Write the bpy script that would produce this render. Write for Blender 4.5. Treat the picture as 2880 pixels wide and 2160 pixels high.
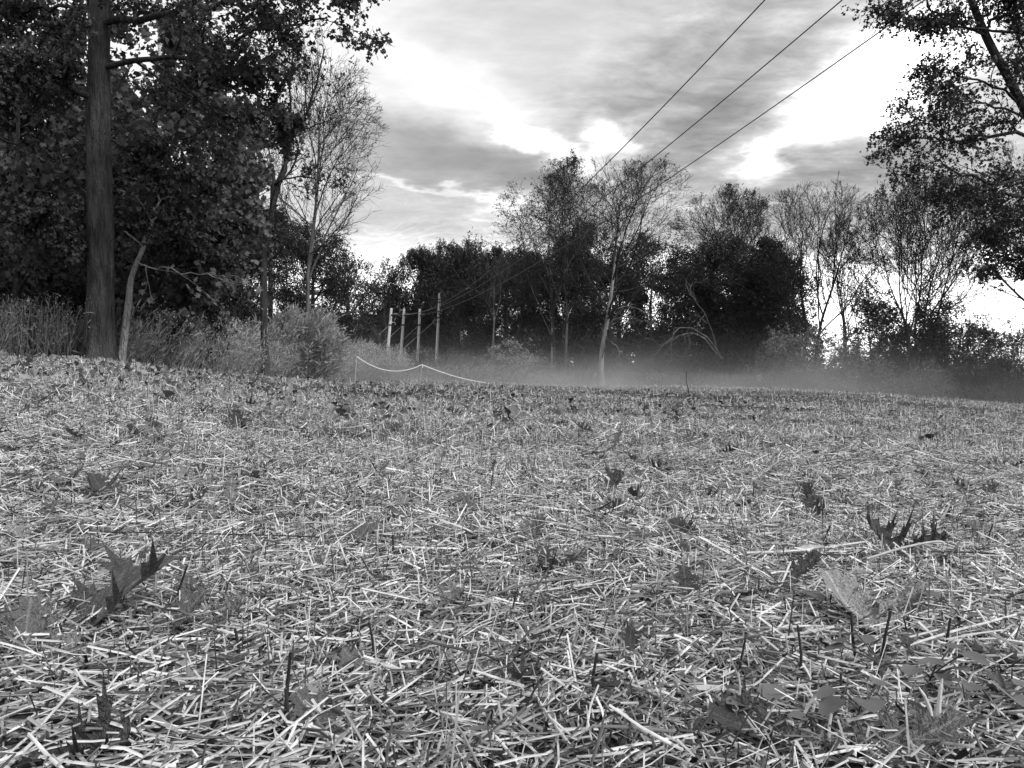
import bpy, math
import numpy as np
from math import radians as R_

for _o in list(bpy.data.objects):
    bpy.data.objects.remove(_o, do_unlink=True)
S = bpy.context.scene
C = S.collection

# ------------------------------------------------------------------ camera
F = 2162.0            # focal length in photo pixels (photo is 2880 wide)
HC = 0.32             # eye height over the ground under the lens
ROW0 = 1062.0         # photo row of eye level
cam_d = bpy.data.cameras.new("camera"); cam = bpy.data.objects.new("camera", cam_d); C.objects.link(cam)
cam.location = (0, 0, HC)
cam.rotation_euler = (R_(90) - math.atan((1080 - ROW0) / F), 0, 0)
cam_d.sensor_width = 36; cam_d.lens = 36 * F / 2880
cam_d.clip_start = 0.02; cam_d.clip_end = 4000
S.camera = cam

# ------------------------------------------------------------------ exposure and render settings
S.view_settings.view_transform = 'Standard'; S.view_settings.look = 'None'
S.view_settings.exposure = 0.92; S.view_settings.gamma = 1.0; S.view_settings.use_curve_mapping = False
S.render.engine = 'CYCLES'
cy = S.cycles
cy.max_bounces = 6; cy.diffuse_bounces = 3; cy.glossy_bounces = 2; cy.transmission_bounces = 3
cy.volume_bounces = 0; cy.transparent_max_bounces = 4
cy.volume_step_rate = 4.0; cy.volume_max_steps = 48
cy.use_denoising = True; cy.denoiser = 'OPENIMAGEDENOISE'; cy.denoising_input_passes = 'RGB_ALBEDO_NORMAL'
cy.caustics_reflective = False; cy.caustics_refractive = False

# ------------------------------------------------------------------ node helpers
class NT:
    def __init__(s, tree):
        s.t = tree; s.n = tree.nodes; s.l = tree.links; s.n.clear()
    def new(s, typ, **kw):
        nd = s.n.new(typ)
        for k, v in kw.items(): setattr(nd, k, v)
        return nd
    def put(s, sock, val):
        if isinstance(val, bpy.types.NodeSocket): s.l.new(val, sock)
        elif val is not None: sock.default_value = val
    def m(s, op, a, b=None, c=None, clamp=False):
        nd = s.new('ShaderNodeMath', operation=op); nd.use_clamp = clamp
        s.put(nd.inputs[0], a); s.put(nd.inputs[1], b); s.put(nd.inputs[2], c)
        return nd.outputs[0]
    def vm(s, op, a, b=None):
        nd = s.new('ShaderNodeVectorMath', operation=op)
        s.put(nd.inputs[0], a); s.put(nd.inputs[1], b)
        return nd.outputs[1] if op in ('LENGTH', 'DOT_PRODUCT', 'DISTANCE') else nd.outputs[0]
    def rng(s, v, a, b, c, d, smooth=False):
        nd = s.new('ShaderNodeMapRange'); nd.clamp = True
        if smooth: nd.interpolation_type = 'SMOOTHSTEP'
        s.put(nd.inputs[0], v)
        for i, q in enumerate((a, b, c, d)): nd.inputs[1 + i].default_value = q
        return nd.outputs[0]
    def noise(s, vec, scale, detail=4, rough=0.55, dist=0.0):
        nd = s.new('ShaderNodeTexNoise'); s.put(nd.inputs['Vector'], vec)
        nd.inputs['Scale'].default_value = scale; nd.inputs['Detail'].default_value = detail
        nd.inputs['Roughness'].default_value = rough; nd.inputs['Distortion'].default_value = dist
        return nd
    def mapping(s, vec, loc=(0, 0, 0), rot=(0, 0, 0), sc=(1, 1, 1), typ='POINT'):
        nd = s.new('ShaderNodeMapping', vector_type=typ); s.put(nd.inputs[0], vec)
        nd.inputs[1].default_value = loc; nd.inputs[2].default_value = rot; nd.inputs[3].default_value = sc
        return nd.outputs[0]
    def grey(s, v):
        nd = s.new('ShaderNodeCombineColor')
        for i in range(3): s.put(nd.inputs[i], v)
        return nd.outputs[0]

# ------------------------------------------------------------------ world: broken evening cloud, black-and-white
SUN_EL, SUN_AZ = R_(42), R_(128)        # azimuth measured from +Y (the view) towards +X
world = bpy.data.worlds.new("World"); S.world = world; world.use_nodes = True
w = NT(world.node_tree)
sky = w.new('ShaderNodeTexSky', sky_type='NISHITA'); sky.sun_disc = False
sky.sun_elevation = SUN_EL; sky.sun_rotation = SUN_AZ
bw = w.new('ShaderNodeRGBToBW'); w.l.new(sky.outputs[0], bw.inputs[0])
geo = w.new('ShaderNodeTexCoord')
D = geo.outputs['Generated']
sep = w.new('ShaderNodeSeparateXYZ'); w.l.new(D, sep.inputs[0])
az = w.m('ARCTAN2', sep.outputs[0], sep.outputs[1])
el = w.m('ARCSINE', sep.outputs[2])
zc = w.m('ADD', w.m('MAXIMUM', sep.outputs[2], 0.0), 0.16)
cp = w.new('ShaderNodeCombineXYZ')
w.put(cp.inputs[0], w.m('DIVIDE', sep.outputs[0], zc)); w.put(cp.inputs[1], w.m('DIVIDE', sep.outputs[1], zc))
plane = cp.outputs[0]                                  # point on the cloud sheet
n_warp = w.noise(plane, 1.1, 4, 0.6)
ae = w.new('ShaderNodeCombineXYZ'); w.put(ae.inputs[0], az); w.put(ae.inputs[1], el)
wv = w.vm('MULTIPLY', w.vm('SUBTRACT', n_warp.outputs['Color'], (0.5, 0.5, 0.5)), (0.22, 0.06, 0))
wv2 = w.vm('MULTIPLY', w.vm('SUBTRACT', w.noise(plane, 5.0, 5, 0.6).outputs['Color'], (0.5, 0.5, 0.5)), (0.12, 0.05, 0))
AE = w.vm('ADD', w.vm('ADD', ae.outputs[0], wv), wv2)
# cloud banks and breaks: photo px, row, radius px, radius row, tilt (deg, + = rises to the right), amount, softness
BLOBS = [
 (1150, 440, 330, 75, -6, -0.42, 1.0), (1330, 470, 230, 50, -14, -0.14, 1.0), (1000, 620, 420, 70, 0, -0.20, 1.0),
 (1400, 330, 380, 70, -28, 0.18, 1.0), (1690, 410, 80, 58, -50, 0.55, .8), (1560, 440, 200, 26, -22, 0.45, .8),
 (1480, 590, 150, 42, -6, 0.45, .8), (1900, 270, 500, 135, 30, -0.24, .9), (1760, 190, 250, 100, 25, -0.05, 1.0),
 (2030, 330, 330, 70, 28, -0.20, .9), (1800, 470, 260, 70, 25, -0.16, .9),
 (2440, 265, 200, 105, 22, 0.78, .8), (2560, 90, 300, 90, 15, 0.38, .9), (2120, 460, 90, 44, 35, 0.6, .8),
 (2390, 450, 260, 62, 0, -0.36, .7), (2150, 590, 520, 80, 2, -0.24, 1.0),
 (2500, 860, 620, 120, 0, 0.85, 1.0), (1100, 790, 330, 110, 0, 0.55, 1.0), (1750, 800, 500, 90, 0, 0.5, 1.0),
 (250, 150, 700, 500, 0, 0.25, 1.0), (1180, 520, 340, 8, -8, 0.3, 1.0), (1130, 180, 420, 200, 0, 0.08, 1.0),
]
def dir_ae(px, row):
    u = (px - 1440) / F; a = math.atan(u); return a, math.atan((ROW0 - row) / F * math.cos(a))
acc = None
for (px, row, rx, ry, tilt, amp, soft) in BLOBS:
    a, e = dir_ae(px, row)
    v = w.mapping(w.vm('SUBTRACT', AE, (a, e, 0)), rot=(0, 0, R_(-tilt)), sc=(1, 1, 1))
    v = w.vm('MULTIPLY', v, (F / rx, F / ry, 0))
    g = w.rng(w.vm('LENGTH', v), 1.0 - 0.75 * soft, 1.0 + 0.75 * soft, amp, 0.0, True)
    acc = g if acc is None else w.m('ADD', acc, g)
tex = w.noise(w.mapping(plane, rot=(0, 0, R_(35)), sc=(1.0, 1.7, 1)), 2.6, 10, 0.62, 0.35).outputs[0]
tex2 = w.noise(w.mapping(plane, rot=(0, 0, R_(-20)), sc=(1.0, 1.6, 1)), 7.0, 8, 0.62, 0.3).outputs[0]
t1 = w.m('MULTIPLY', w.m('SUBTRACT', tex, 0.5), 1.15)
t2 = w.m('MULTIPLY', w.m('SUBTRACT', tex2, 0.5), 1.5)
rid = w.noise(w.mapping(w.vm('ADD', plane, w.vm('MULTIPLY', w.noise(plane, 3.0, 3).outputs['Color'], (.5, .5, 0))), rot=(0, 0, R_(8)), sc=(1.0, 3.2, 1)), 2.3, 6, .6, .2).outputs[0]
rid = w.m('POWER', w.m('SUBTRACT', 1.0, w.m('ABSOLUTE', w.m('MULTIPLY', w.m('SUBTRACT', rid, .5), 5.0)), clamp=True), 3.0)
low = w.rng(el, .12, .28, 1.0, .06, True)
acc = w.m('ADD', acc, w.m('MULTIPLY', rid, w.m('MULTIPLY', low, .30)))
calm = w.rng(w.m('ADD', az, w.m('MULTIPLY', el, -0.9)), -0.32, -0.12, 0.30, 1.0, True)      # smooth high veil towards the left
ex = w.m('ADD', w.m('MULTIPLY', acc, 1.45), w.m('MULTIPLY', w.m('ADD', t1, t2), w.m('MULTIPLY', calm, 1.15)))
lum = w.m('MULTIPLY', w.m('EXPONENT', ex), 0.385)
lum = w.m('MINIMUM', lum, 1.6)
below = w.rng(sep.outputs[2], -0.12, 0.0, 0.15, 1.0)
lum = w.m('MULTIPLY', lum, below)
mixv = w.m('ADD', w.m('MULTIPLY', lum, 9.2), w.m('MULTIPLY', bw.outputs[0], 0.10))
bg = w.new('ShaderNodeBackground'); w.put(bg.inputs[0], w.grey(mixv)); bg.inputs[1].default_value = 0.10
wo = w.new('ShaderNodeOutputWorld'); w.l.new(bg.outputs[0], wo.inputs[0])
world.cycles.sampling_method = 'MANUAL'; world.cycles.sample_map_resolution = 512

sun_d = bpy.data.lights.new("sun", 'SUN'); sun_d.energy = 1.5; sun_d.angle = R_(10); sun_d.color = (1, 1, 1)
sun = bpy.data.objects.new("sun", sun_d); C.objects.link(sun)
sun.rotation_euler = (R_(90) - SUN_EL, 0, math.pi - SUN_AZ)
sun.location = (20, 40, 60)

# ------------------------------------------------------------------ materials (the photograph is black-and-white: greys only)
def mat(name, fn, rough=0.8, spec=0.25, transl=0.0, bump=None):
    m_ = bpy.data.materials.new(name); m_.use_nodes = True
    t = NT(m_.node_tree)
    val = fn(t)
    col = t.grey(val)
    b = t.new('ShaderNodeBsdfPrincipled'); t.put(b.inputs['Base Color'], col)
    b.inputs['Roughness'].default_value = rough; b.inputs['Specular IOR Level'].default_value = spec
    if bump:
        h, strg, dist = bump(t)
        bn = t.new('ShaderNodeBump'); t.put(bn.inputs['Height'], h)
        bn.inputs['Strength'].default_value = strg; bn.inputs['Distance'].default_value = dist
        t.l.new(bn.outputs[0], b.inputs['Normal'])
    out = t.new('ShaderNodeOutputMaterial'); sh = b.outputs[0]
    if transl:
        tr = t.new('ShaderNodeBsdfTranslucent'); t.put(tr.inputs[0], col)
        mx = t.new('ShaderNodeMixShader'); mx.inputs[0].default_value = transl
        t.l.new(sh, mx.inputs[1]); t.l.new(tr.outputs[0], mx.inputs[2]); sh = mx.outputs[0]
    t.l.new(sh, out.inputs[0])
    return m_
def attr(t, name='tone'):
    return t.new('ShaderNodeAttribute', attribute_name=name).outputs['Fac']
def obc(t): return t.new('ShaderNodeTexCoord').outputs['Object']

M = {}
M['straw'] = mat('straw', lambda t: t.m('MULTIPLY', attr(t), t.rng(t.noise(obc(t), 60, 3).outputs[0], .3, .7, .7, 1.15)), 0.55, 0.35, 0.10)
def leafcol(t):
    uv = t.new('ShaderNodeUVMap').outputs[0]
    sp = t.new('ShaderNodeSeparateXYZ'); t.l.new(uv, sp.inputs[0])
    u = t.m('ABSOLUTE', sp.outputs[0]); v = sp.outputs[1]
    mid = t.rng(u, 0.008, 0.022, 1.7, 1.0)
    side = t.m('SUBTRACT', t.m('MULTIPLY', v, 8.0), t.m('MULTIPLY', u, 6.0))
    fr = t.m('ABSOLUTE', t.m('SUBTRACT', t.m('FRACT', side), 0.5))
    sv = t.rng(fr, 0.0, 0.045, 1.35, 1.0)
    nz = t.noise(obc(t), 45, 4, .6).outputs[0]; nz2 = t.noise(obc(t), 260, 2).outputs[0]
    k = t.m('MULTIPLY', t.m('MULTIPLY', mid, sv), t.m('MULTIPLY', t.rng(nz, .3, .7, .5, 1.4), t.rng(nz2, .3, .7, .85, 1.1)))
    return t.m('MULTIPLY', attr(t), k)
M['leaf_ground'] = mat('dry_leaf', leafcol, 0.5, 0.4, 0.12, bump=lambda t: (t.noise(obc(t), 7, 4, .6).outputs[0], .6, .08))
M['litter'] = mat('leaf_litter', lambda t: t.m('MULTIPLY', attr(t), t.rng(t.noise(obc(t), 25, 3).outputs[0], .3, .7, .6, 1.3)), 0.65, 0.3, 0.1)
M['foliage'] = mat('foliage', lambda t: t.m('MULTIPLY', attr(t), t.rng(t.noise(obc(t), 22, 3).outputs[0], .3, .7, .7, 1.3)), 0.55, 0.35, 0.28)
def barkv(t, a=.07, b=.2, sc=9):
    o = t.mapping(obc(t), sc=(1, 1, .16))
    n1 = t.noise(o, sc, 6, .65).outputs[0]; n2 = t.noise(obc(t), 1.7, 4, .6).outputs[0]
    return t.m('MULTIPLY', t.rng(n1, .32, .68, a, b), t.rng(n2, .3, .7, .65, 1.25))
def barkb(t):
    o = t.mapping(obc(t), sc=(1, 1, .13))
    vo = t.new('ShaderNodeTexVoronoi', feature='DISTANCE_TO_EDGE'); t.put(vo.inputs['Vector'], t.vm('ADD', o, t.vm('MULTIPLY', t.noise(obc(t), 8, 3).outputs['Color'], (.05, .05, .05)))); vo.inputs['Scale'].default_value = 22
    return t.m('ADD', t.m('MINIMUM', vo.outputs[0], .28), t.m('MULTIPLY', t.noise(o, 30, 4).outputs[0], .15)), 1.0, 0.07
M['bark'] = mat('oak_bark', lambda t: barkv(t, .02, .085, 9), 0.9, 0.15, bump=barkb)
M['bark_pale'] = mat('pale_bark', lambda t: barkv(t, .20, .42, 5), 0.85, 0.2, bump=barkb)
M['bark_grey'] = mat('grey_bark', lambda t: barkv(t, .06, .18, 4), 0.85, 0.2)
M['bark_dark'] = mat('dark_bark', lambda t: barkv(t, .02, .065, 4), 0.9, 0.15)
def birch(t):
    o = t.mapping(obc(t), sc=(1, 1, 4))
    return t.m('MULTIPLY', t.rng(t.noise(o, 5, 4).outputs[0], .38, .5, .10, .62), t.rng(t.noise(obc(t), 2, 3).outputs[0], .3, .7, .7, 1.1))
M['birch'] = mat('birch_bark', birch, .7, .3)
M['pole'] = mat('weathered_pole', lambda t: t.m('MULTIPLY', t.rng(t.noise(t.mapping(obc(t), sc=(1, 1, .05)), 16, 5, .6).outputs[0], .3, .7, .6, .86), t.rng(t.noise(obc(t), 1.3, 3).outputs[0], .3, .7, .8, 1.1)), .85, .2)
M['dark_metal'] = mat('dark_metal', lambda t: t.rng(t.noise(obc(t), 20, 2).outputs[0], .3, .7, .02, .05), .5, .5)
M['insulator'] = mat('glazed_insulator', lambda t: t.rng(t.noise(obc(t), 9, 2).outputs[0], .3, .7, .05, .09), .25, .6)
M['guard'] = mat('guy_wire_metal', lambda t: t.rng(t.noise(obc(t), 9, 2).outputs[0], .3, .7, .14, .22), .6, .4)
M['rope'] = mat('pale_rope', lambda t: t.rng(t.noise(obc(t), 40, 3).outputs[0], .3, .7, .62, .82), .8, .2)
M['stake'] = mat('pale_stake', lambda t: t.rng(t.noise(obc(t), 20, 3).outputs[0], .3, .7, .32, .5), .8, .2)
M['mulch'] = mat('dark_stem', lambda t: t.m('MULTIPLY', attr(t), t.rng(t.noise(obc(t), 90, 3).outputs[0], .3, .7, .6, 1.3)), .8, .2)
def soilv(t):
    o = obc(t)
    a = t.noise(o, 0.35, 4, .6).outputs[0]; b = t.noise(o, 30, 6, .7).outputs[0]; c_ = t.noise(o, 3, 5, .6).outputs[0]
    return t.m('MULTIPLY', t.m('MULTIPLY', t.rng(b, .35, .68, .02, .10), t.rng(a, .35, .65, .8, 1.25)), t.rng(c_, .3, .7, .7, 1.3))
M['soil'] = mat('field_soil', soilv, .95, .1, bump=lambda t: (t.noise(obc(t), 60, 5, .7).outputs[0], .8, .01))

# ------------------------------------------------------------------ object helpers
class Mesh:
    def __init__(s): s.v = []; s.f = []; s.tone = []; s.uv = []; s.n = 0; s.smooth = []
    def add(s, v, f, tone=0.2, uv=None, smooth=False):
        v = np.asarray(v, np.float32).reshape(-1, 3); f = np.asarray(f, np.int64)
        if len(v) == 0 or len(f) == 0: return
        s.v.append(v); s.f.append(f + s.n); s.n += len(v)
        s.tone.append(np.broadcast_to(np.asarray(tone, np.float32), (len(v),)))
        s.uv.append(np.zeros((len(v), 2), np.float32) if uv is None else np.asarray(uv, np.float32))
        s.smooth.append(np.full(len(f), smooth))
    def data(s, name, m, origin=(0, 0, 0)):
        me = bpy.data.meshes.new(name)
        V = np.concatenate(s.v) - np.asarray(origin, np.float32)
        loops = np.concatenate([f.ravel() for f in s.f]); tot = np.concatenate([np.full(len(f), f.shape[1]) for f in s.f])
        me.vertices.add(len(V)); me.vertices.foreach_set('co', V.astype(np.float32).ravel())
        me.loops.add(len(loops)); me.loops.foreach_set('vertex_index', loops.astype(np.int32))
        me.polygons.add(len(tot)); me.polygons.foreach_set('loop_start', np.concatenate([[0], np.cumsum(tot)[:-1]]).astype(np.int32))
        me.polygons.foreach_set('use_smooth', np.concatenate(s.smooth))
        a = me.attributes.new('tone', 'FLOAT', 'POINT'); a.data.foreach_set('value', np.concatenate(s.tone))
        uv = np.concatenate(s.uv)
        if np.any(uv):
            ul = me.uv_layers.new(name='UVMap'); ul.data.foreach_set('uv', uv[loops].ravel())
        me.update(calc_edges=True); me.materials.append(m)
        return me
    def build(s, name, m, parent=None, origin=None):
        if not s.v: return None
        o_ = origin if origin is not None else ((0, 0, 0) if parent is None else tuple(parent.location))
        ob = bpy.data.objects.new(name, s.data(name, m, o_)); C.objects.link(ob)
        if parent is not None: ob.parent = parent
        elif origin is not None: ob.location = origin
        return ob
def tag(o, label=None, cat=None, group=None, kind=None):
    if o is None: return o
    if label: o['label'] = label
    if cat: o['category'] = cat
    if group: o['group'] = group
    if kind: o['kind'] = kind
    return o
def empty(name, loc, label, cat, group=None):
    o = bpy.data.objects.new(name, None); C.objects.link(o); o.location = loc; o.empty_display_size = .2
    return tag(o, label, cat, group)
def norm(a): return a / np.maximum(np.linalg.norm(a, axis=-1, keepdims=True), 1e-9)

# ------------------------------------------------------------------ terrain height: rises to the left, falls to the right
EDGE = np.array([(-2600, 1060, 9), (-900, 1022, 12), (0, 1004, 13), (300, 1017, 15), (600, 1050, 20), (800, 1070, 26), (1000, 1080, 33), (1400, 1080, 42),
                 (1700, 1086, 48), (2200, 1094, 48), (2500, 1108, 46), (2880, 1142, 42), (3600, 1190, 42)], float)
_az = np.arctan((EDGE[:, 0] - 1440) / F)
_r = EDGE[:, 2] / np.cos(_az)
_z = HC + (ROW0 - EDGE[:, 1]) / F * EDGE[:, 2]
_s = _z / _r
_rs = np.random.RandomState(5)
_W = [(_rs.uniform(-1, 1, 2) * k, _rs.uniform(0, 6.28), a) for k, a in [(.5, .035), (.8, .03), (1.7, .016), (2.6, .012), (4.5, .008), (7, .006), (12, .004), (17, .003)] for _ in range(2)]
def gz(x, y, micro=True):
    x = np.asarray(x, float); y = np.asarray(y, float)
    r = np.hypot(x, y) + 1e-9; a = np.arctan2(x, np.maximum(y, 1e-3) if y.ndim == 0 else np.where(y > 1e-3, y, 1e-3))
    a = np.clip(a, _az[0], _az[-1])
    s = np.interp(a, _az, _s); re = np.interp(a, _az, _r)
    back = np.clip((y + 1) / 3, 0, 1)
    z = np.minimum(r, re) * s * np.where(y < 2, back, 1)
    over = np.maximum(r - re, 0)
    z = z + np.where(s > 0, 1, .3) * .012 * np.minimum(over, 60) - .0 * over
    if micro:
        b = 0
        for k, ph, am in _W: b = b + am * np.sin(k[0] * x + k[1] * y + ph)
        z = z + b * np.clip(r / 3, .25, 1) * np.clip(1.2 - r / 90, 0, 1)
    return z
def at(px, row, D_):        # point of the place seen at photo pixel (px,row) at depth D
    return np.array([(px - 1440) / F * D_, D_, HC + (ROW0 - row) / F * D_])
def on_ground(px, row):     # depth where the sight line meets the ground
    u = (px - 1440) / F; t = (row - ROW0) / F; y = HC / max(t, .004)
    ys = np.concatenate([np.linspace(.3, 6, 500), np.linspace(6.05, 60, 700)])
    d = gz(u * ys, ys) - (HC - t * ys)
    i = np.argmax(d > 0)
    return u * ys[i], ys[i]
def gp(px, D_): x = (px - 1440) / F * D_; return np.array([x, D_, float(gz(x, D_))])

xs = np.concatenate([np.linspace(-400, -60, 18), np.linspace(-55, -12, 44), np.linspace(-11.7, 11.7, 110), np.linspace(12, 55, 44), np.linspace(60, 400, 18)])
ysn = np.concatenate([np.linspace(-60, -3, 14), np.linspace(-2.6, 3.0, 56), np.linspace(3.1, 14, 76), np.linspace(14.4, 60, 60), np.linspace(63, 150, 25), np.linspace(170, 900, 16)])
X, Y = np.meshgrid(xs, ysn); Z = gz(X, Y)
nx, ny = len(xs), len(ysn)
I = (np.arange(ny - 1)[:, None] * nx + np.arange(nx - 1)[None, :]).ravel()
g = Mesh(); g.add(np.stack([X, Y, Z], -1), np.stack([I, I + 1, I + 1 + nx, I + nx], 1), smooth=True)
tag(g.build('ground', M['soil']), 'dark field soil under the cut straw', kind='structure')

# ------------------------------------------------------------------ geometry tools: tubes, leaves, branching
def tubes(acc, P, Rr, k=4, tone=0.15, smooth=True, roof=False):
    P = np.asarray(P, float); Rr = np.asarray(Rr, float)
    if P.ndim == 2: P = P[None]; Rr = Rr[None]
    B, n = P.shape[:2]
    if B == 0: return
    T = norm(np.gradient(P, axis=1)); mean = norm(P[:, -1] - P[:, 0])
    ref = np.where(np.abs(mean[:, 2:3]) < .8, [[0, 0, 1.]], [[1., 0, 0]])[:, None, :]
    A = norm(np.cross(T, ref)); Bv = np.cross(T, A)
    th = np.arange(k) * 2 * np.pi / k
    ring = P[:, :, None] + Rr[:, :, None, None] * (np.cos(th)[None, None, :, None] * A[:, :, None] + np.sin(th)[None, None, :, None] * Bv[:, :, None])
    base = (np.arange(B)[:, None, None] * n + np.arange(n - 1)[None, :, None]) * k
    j = np.arange(1 if roof else 0, k)[None, None, :]; j2 = (j + 1) % k
    f = np.stack([base + j, base + j2, base + k + j2, base + k + j], -1).reshape(-1, 4)
    tn = tone if np.ndim(tone) == 0 else np.repeat(np.asarray(tone), n * k)
    acc.add(ring, f, tn, smooth=smooth)

def ribbons(acc, rs, P, Rr, tone=.15):
    """hair-thin twigs: one narrow strip each"""
    B, n = P.shape[:2]
    if B == 0: return
    s = norm(np.cross(P[:, -1] - P[:, 0], rs.normal(size=(B, 3))))[:, None] * Rr[..., None] * 1.15
    V = np.concatenate([P - s, P + s], 1); j = np.arange(n - 1)
    f = np.stack([j, j + 1, j + 1 + n, j + n], 1)[None] + (np.arange(B) * 2 * n)[:, None, None]
    acc.add(V, f.reshape(-1, 4), tone)

def spline(pts, n):
    pts = np.asarray(pts, float); m_ = len(pts)
    if m_ < 3: t = np.linspace(0, 1, n)[:, None]; return pts[0] * (1 - t) + pts[-1] * t
    q = np.concatenate([[2 * pts[0] - pts[1]], pts, [2 * pts[-1] - pts[-2]]])
    u = np.linspace(0, m_ - 1 - 1e-6, n); i = u.astype(int); t = (u - i)[:, None]
    a, b, c, d = q[i], q[i + 1], q[i + 2], q[i + 3]
    return .5 * (2 * b + (c - a) * t + (2 * a - 5 * b + 4 * c - d) * t ** 2 + (3 * b - a - 3 * c + d) * t ** 3)

def grow(rs, P0, D0, L, n, wig, trop):
    B = len(P0); P = np.zeros((B, n, 3)); P[:, 0] = P0; d = norm(D0)
    for i in range(1, n):
        d = norm(d + rs.normal(0, wig, (B, 3)) + np.array(trop) * (1.0 / (n - 1)))
        P[:, i] = P[:, i - 1] + d * (L / (n - 1))[:, None]
    return P
def clampL(P0, Dd, L, env, rs):
    if env is None: return L
    c, r = env
    p = (P0 - c) / r; d = Dd / r
    a = (d * d).sum(1); b = (p * d).sum(1); cc = (p * p).sum(1) - 1
    disc = b * b - a * cc
    s = np.where(disc > 0, (-b + np.sqrt(np.maximum(disc, 0))) / a, 0)
    s = np.maximum(s, L * .12)
    return np.minimum(L, s * rs.uniform(.8, 1.08, len(L)))
def children(rs, P, Rr, m_, ang, lr, rr, n, wig, trop, t0=.25, env=None, flat=0.0, minr=.004, lenmin=0.0, tip=.35):
    """m_ children on every parent polyline P (B,n,3)"""
    B, N = P.shape[:2]
    t = t0 + (1 - t0) * (np.arange(m_)[None, :] + rs.uniform(.1, .9, (B, m_))) / m_
    t[:, -1] = .97
    seg = t * (N - 1); i = np.minimum(seg.astype(int), N - 2); fr = (seg - i)[..., None]
    bi = np.arange(B)[:, None]
    p0 = P[bi, i] * (1 - fr) + P[bi, i + 1] * fr
    tan = norm(P[bi, i + 1] - P[bi, i])
    r0 = Rr[bi, i] * (1 - fr[..., 0]) + Rr[bi, i + 1] * fr[..., 0]
    Lp = np.linalg.norm(np.diff(P, axis=1), axis=2).sum(1)[:, None]
    rnd = rs.normal(size=(B, m_, 3)); rnd[..., 2] *= (1 - flat)
    perp = norm(rnd - (rnd * tan).sum(-1, keepdims=True) * tan)
    th = np.radians(ang) * rs.uniform(.6, 1.3, (B, m_)); th[:, -1] *= .4
    d = norm(np.cos(th)[..., None] * tan + np.sin(th)[..., None] * perp)
    L = Lp * lr * (1.15 - .55 * t) * rs.uniform(.6, 1.25, (B, m_))
    p0 = p0.reshape(-1, 3); d = d.reshape(-1, 3); L = np.maximum(L.ravel(), lenmin); r0 = r0.ravel()
    L = clampL(p0, d, L, env, rs)
    Q = grow(rs, p0, d, L, n, wig, trop)
    r = np.maximum(r0 * rr, minr)
    RR = r[:, None] * np.linspace(1, tip, n)[None]
    return Q, RR

def leaf_tpl(kind):
    if kind == 'quad':
        return np.array([(0, 0, 0), (.36, .5, .06), (0, 1, 0), (-.36, .5, .06)]), [np.array([(0, 1, 2, 3)])]
    if kind == 'blade':
        return np.array([(0, 0, 0), (.07, .45, .02), (0, 1, -.12), (-.07, .45, .02)]), [np.array([(0, 1, 2, 3)])]
    if kind == 'clump':
        v = np.array([(0, 0, 0), (.46, .25, .12), (.12, .62, 0), (-.1, .35, .05), (.25, 1.05, -.1), (-.42, .85, .12)])
        return v, [np.array([(0, 1, 2), (3, 4, 5)])]
    if kind == 'oak_lite':
        v = np.array([(0, .02, 0), (.42, .2, .08), (.07, .42, 0), (.42, .78, .08), (0, 1.1, -.06), (-.42, .78, .08), (-.07, .42, 0), (-.42, .2, .08)])
        return v, [np.array([(0, 1, 2), (0, 2, 6), (0, 6, 7), (2, 3, 4), (2, 4, 6), (4, 5, 6)])]
    if kind == 'maple_lite':
        v = np.array([(0, 0, 0), (.5, .10, .06), (.24, .38, .02), (.54, .74, .08), (.0, 1.05, -.04), (-.54, .74, .08), (-.24, .38, .02), (-.5, .10, .06)])
        return v, [np.array([(0, i, i + 1) for i in range(1, 7)])]
    if kind == 'oak':      # deep pointed lobes
        v = [(0, -.25, 0), (.05, .1, 0), (.42, .22, .05), (.09, .32, 0), (.46, .62, .07), (.08, .6, 0), (.2, .9, .02), (0, 1.08, -.05),
             (-.2, .9, .02), (-.08, .6, 0), (-.46, .62, .07), (-.09, .32, 0), (-.42, .22, .05), (-.05, .1, 0)]
        f3 = [(0, 1, 13), (1, 2, 3), (3, 4, 5), (5, 6, 7), (9, 7, 8), (9, 10, 11), (11, 12, 13)]
        f4 = [(13, 1, 3, 11), (11, 3, 5, 9)]
        return np.array(v), [np.array(f3 + [(9, 5, 7)]), np.array(f4)]
    if kind == 'maple':
        v = [(0, 0, 0), (.16, .12, .02), (.5, .12, .06), (.3, .4, .03), (.55, .72, .08), (.2, .66, .02), (0, 1.05, -.04), (-.2, .66, .02), (-.55, .72, .08), (-.3, .4, .03), (-.5, .12, .06), (-.16, .12, .02), (0, .4, -.02)]
        f = [(12, i, i + 1) for i in range(11)] + [(12, 11, 0)]
        return np.array(v), [np.array(f)]
TPL = {k: leaf_tpl(k) for k in ('quad', 'clump', 'oak', 'maple', 'blade', 'oak_lite', 'maple_lite')}
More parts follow.
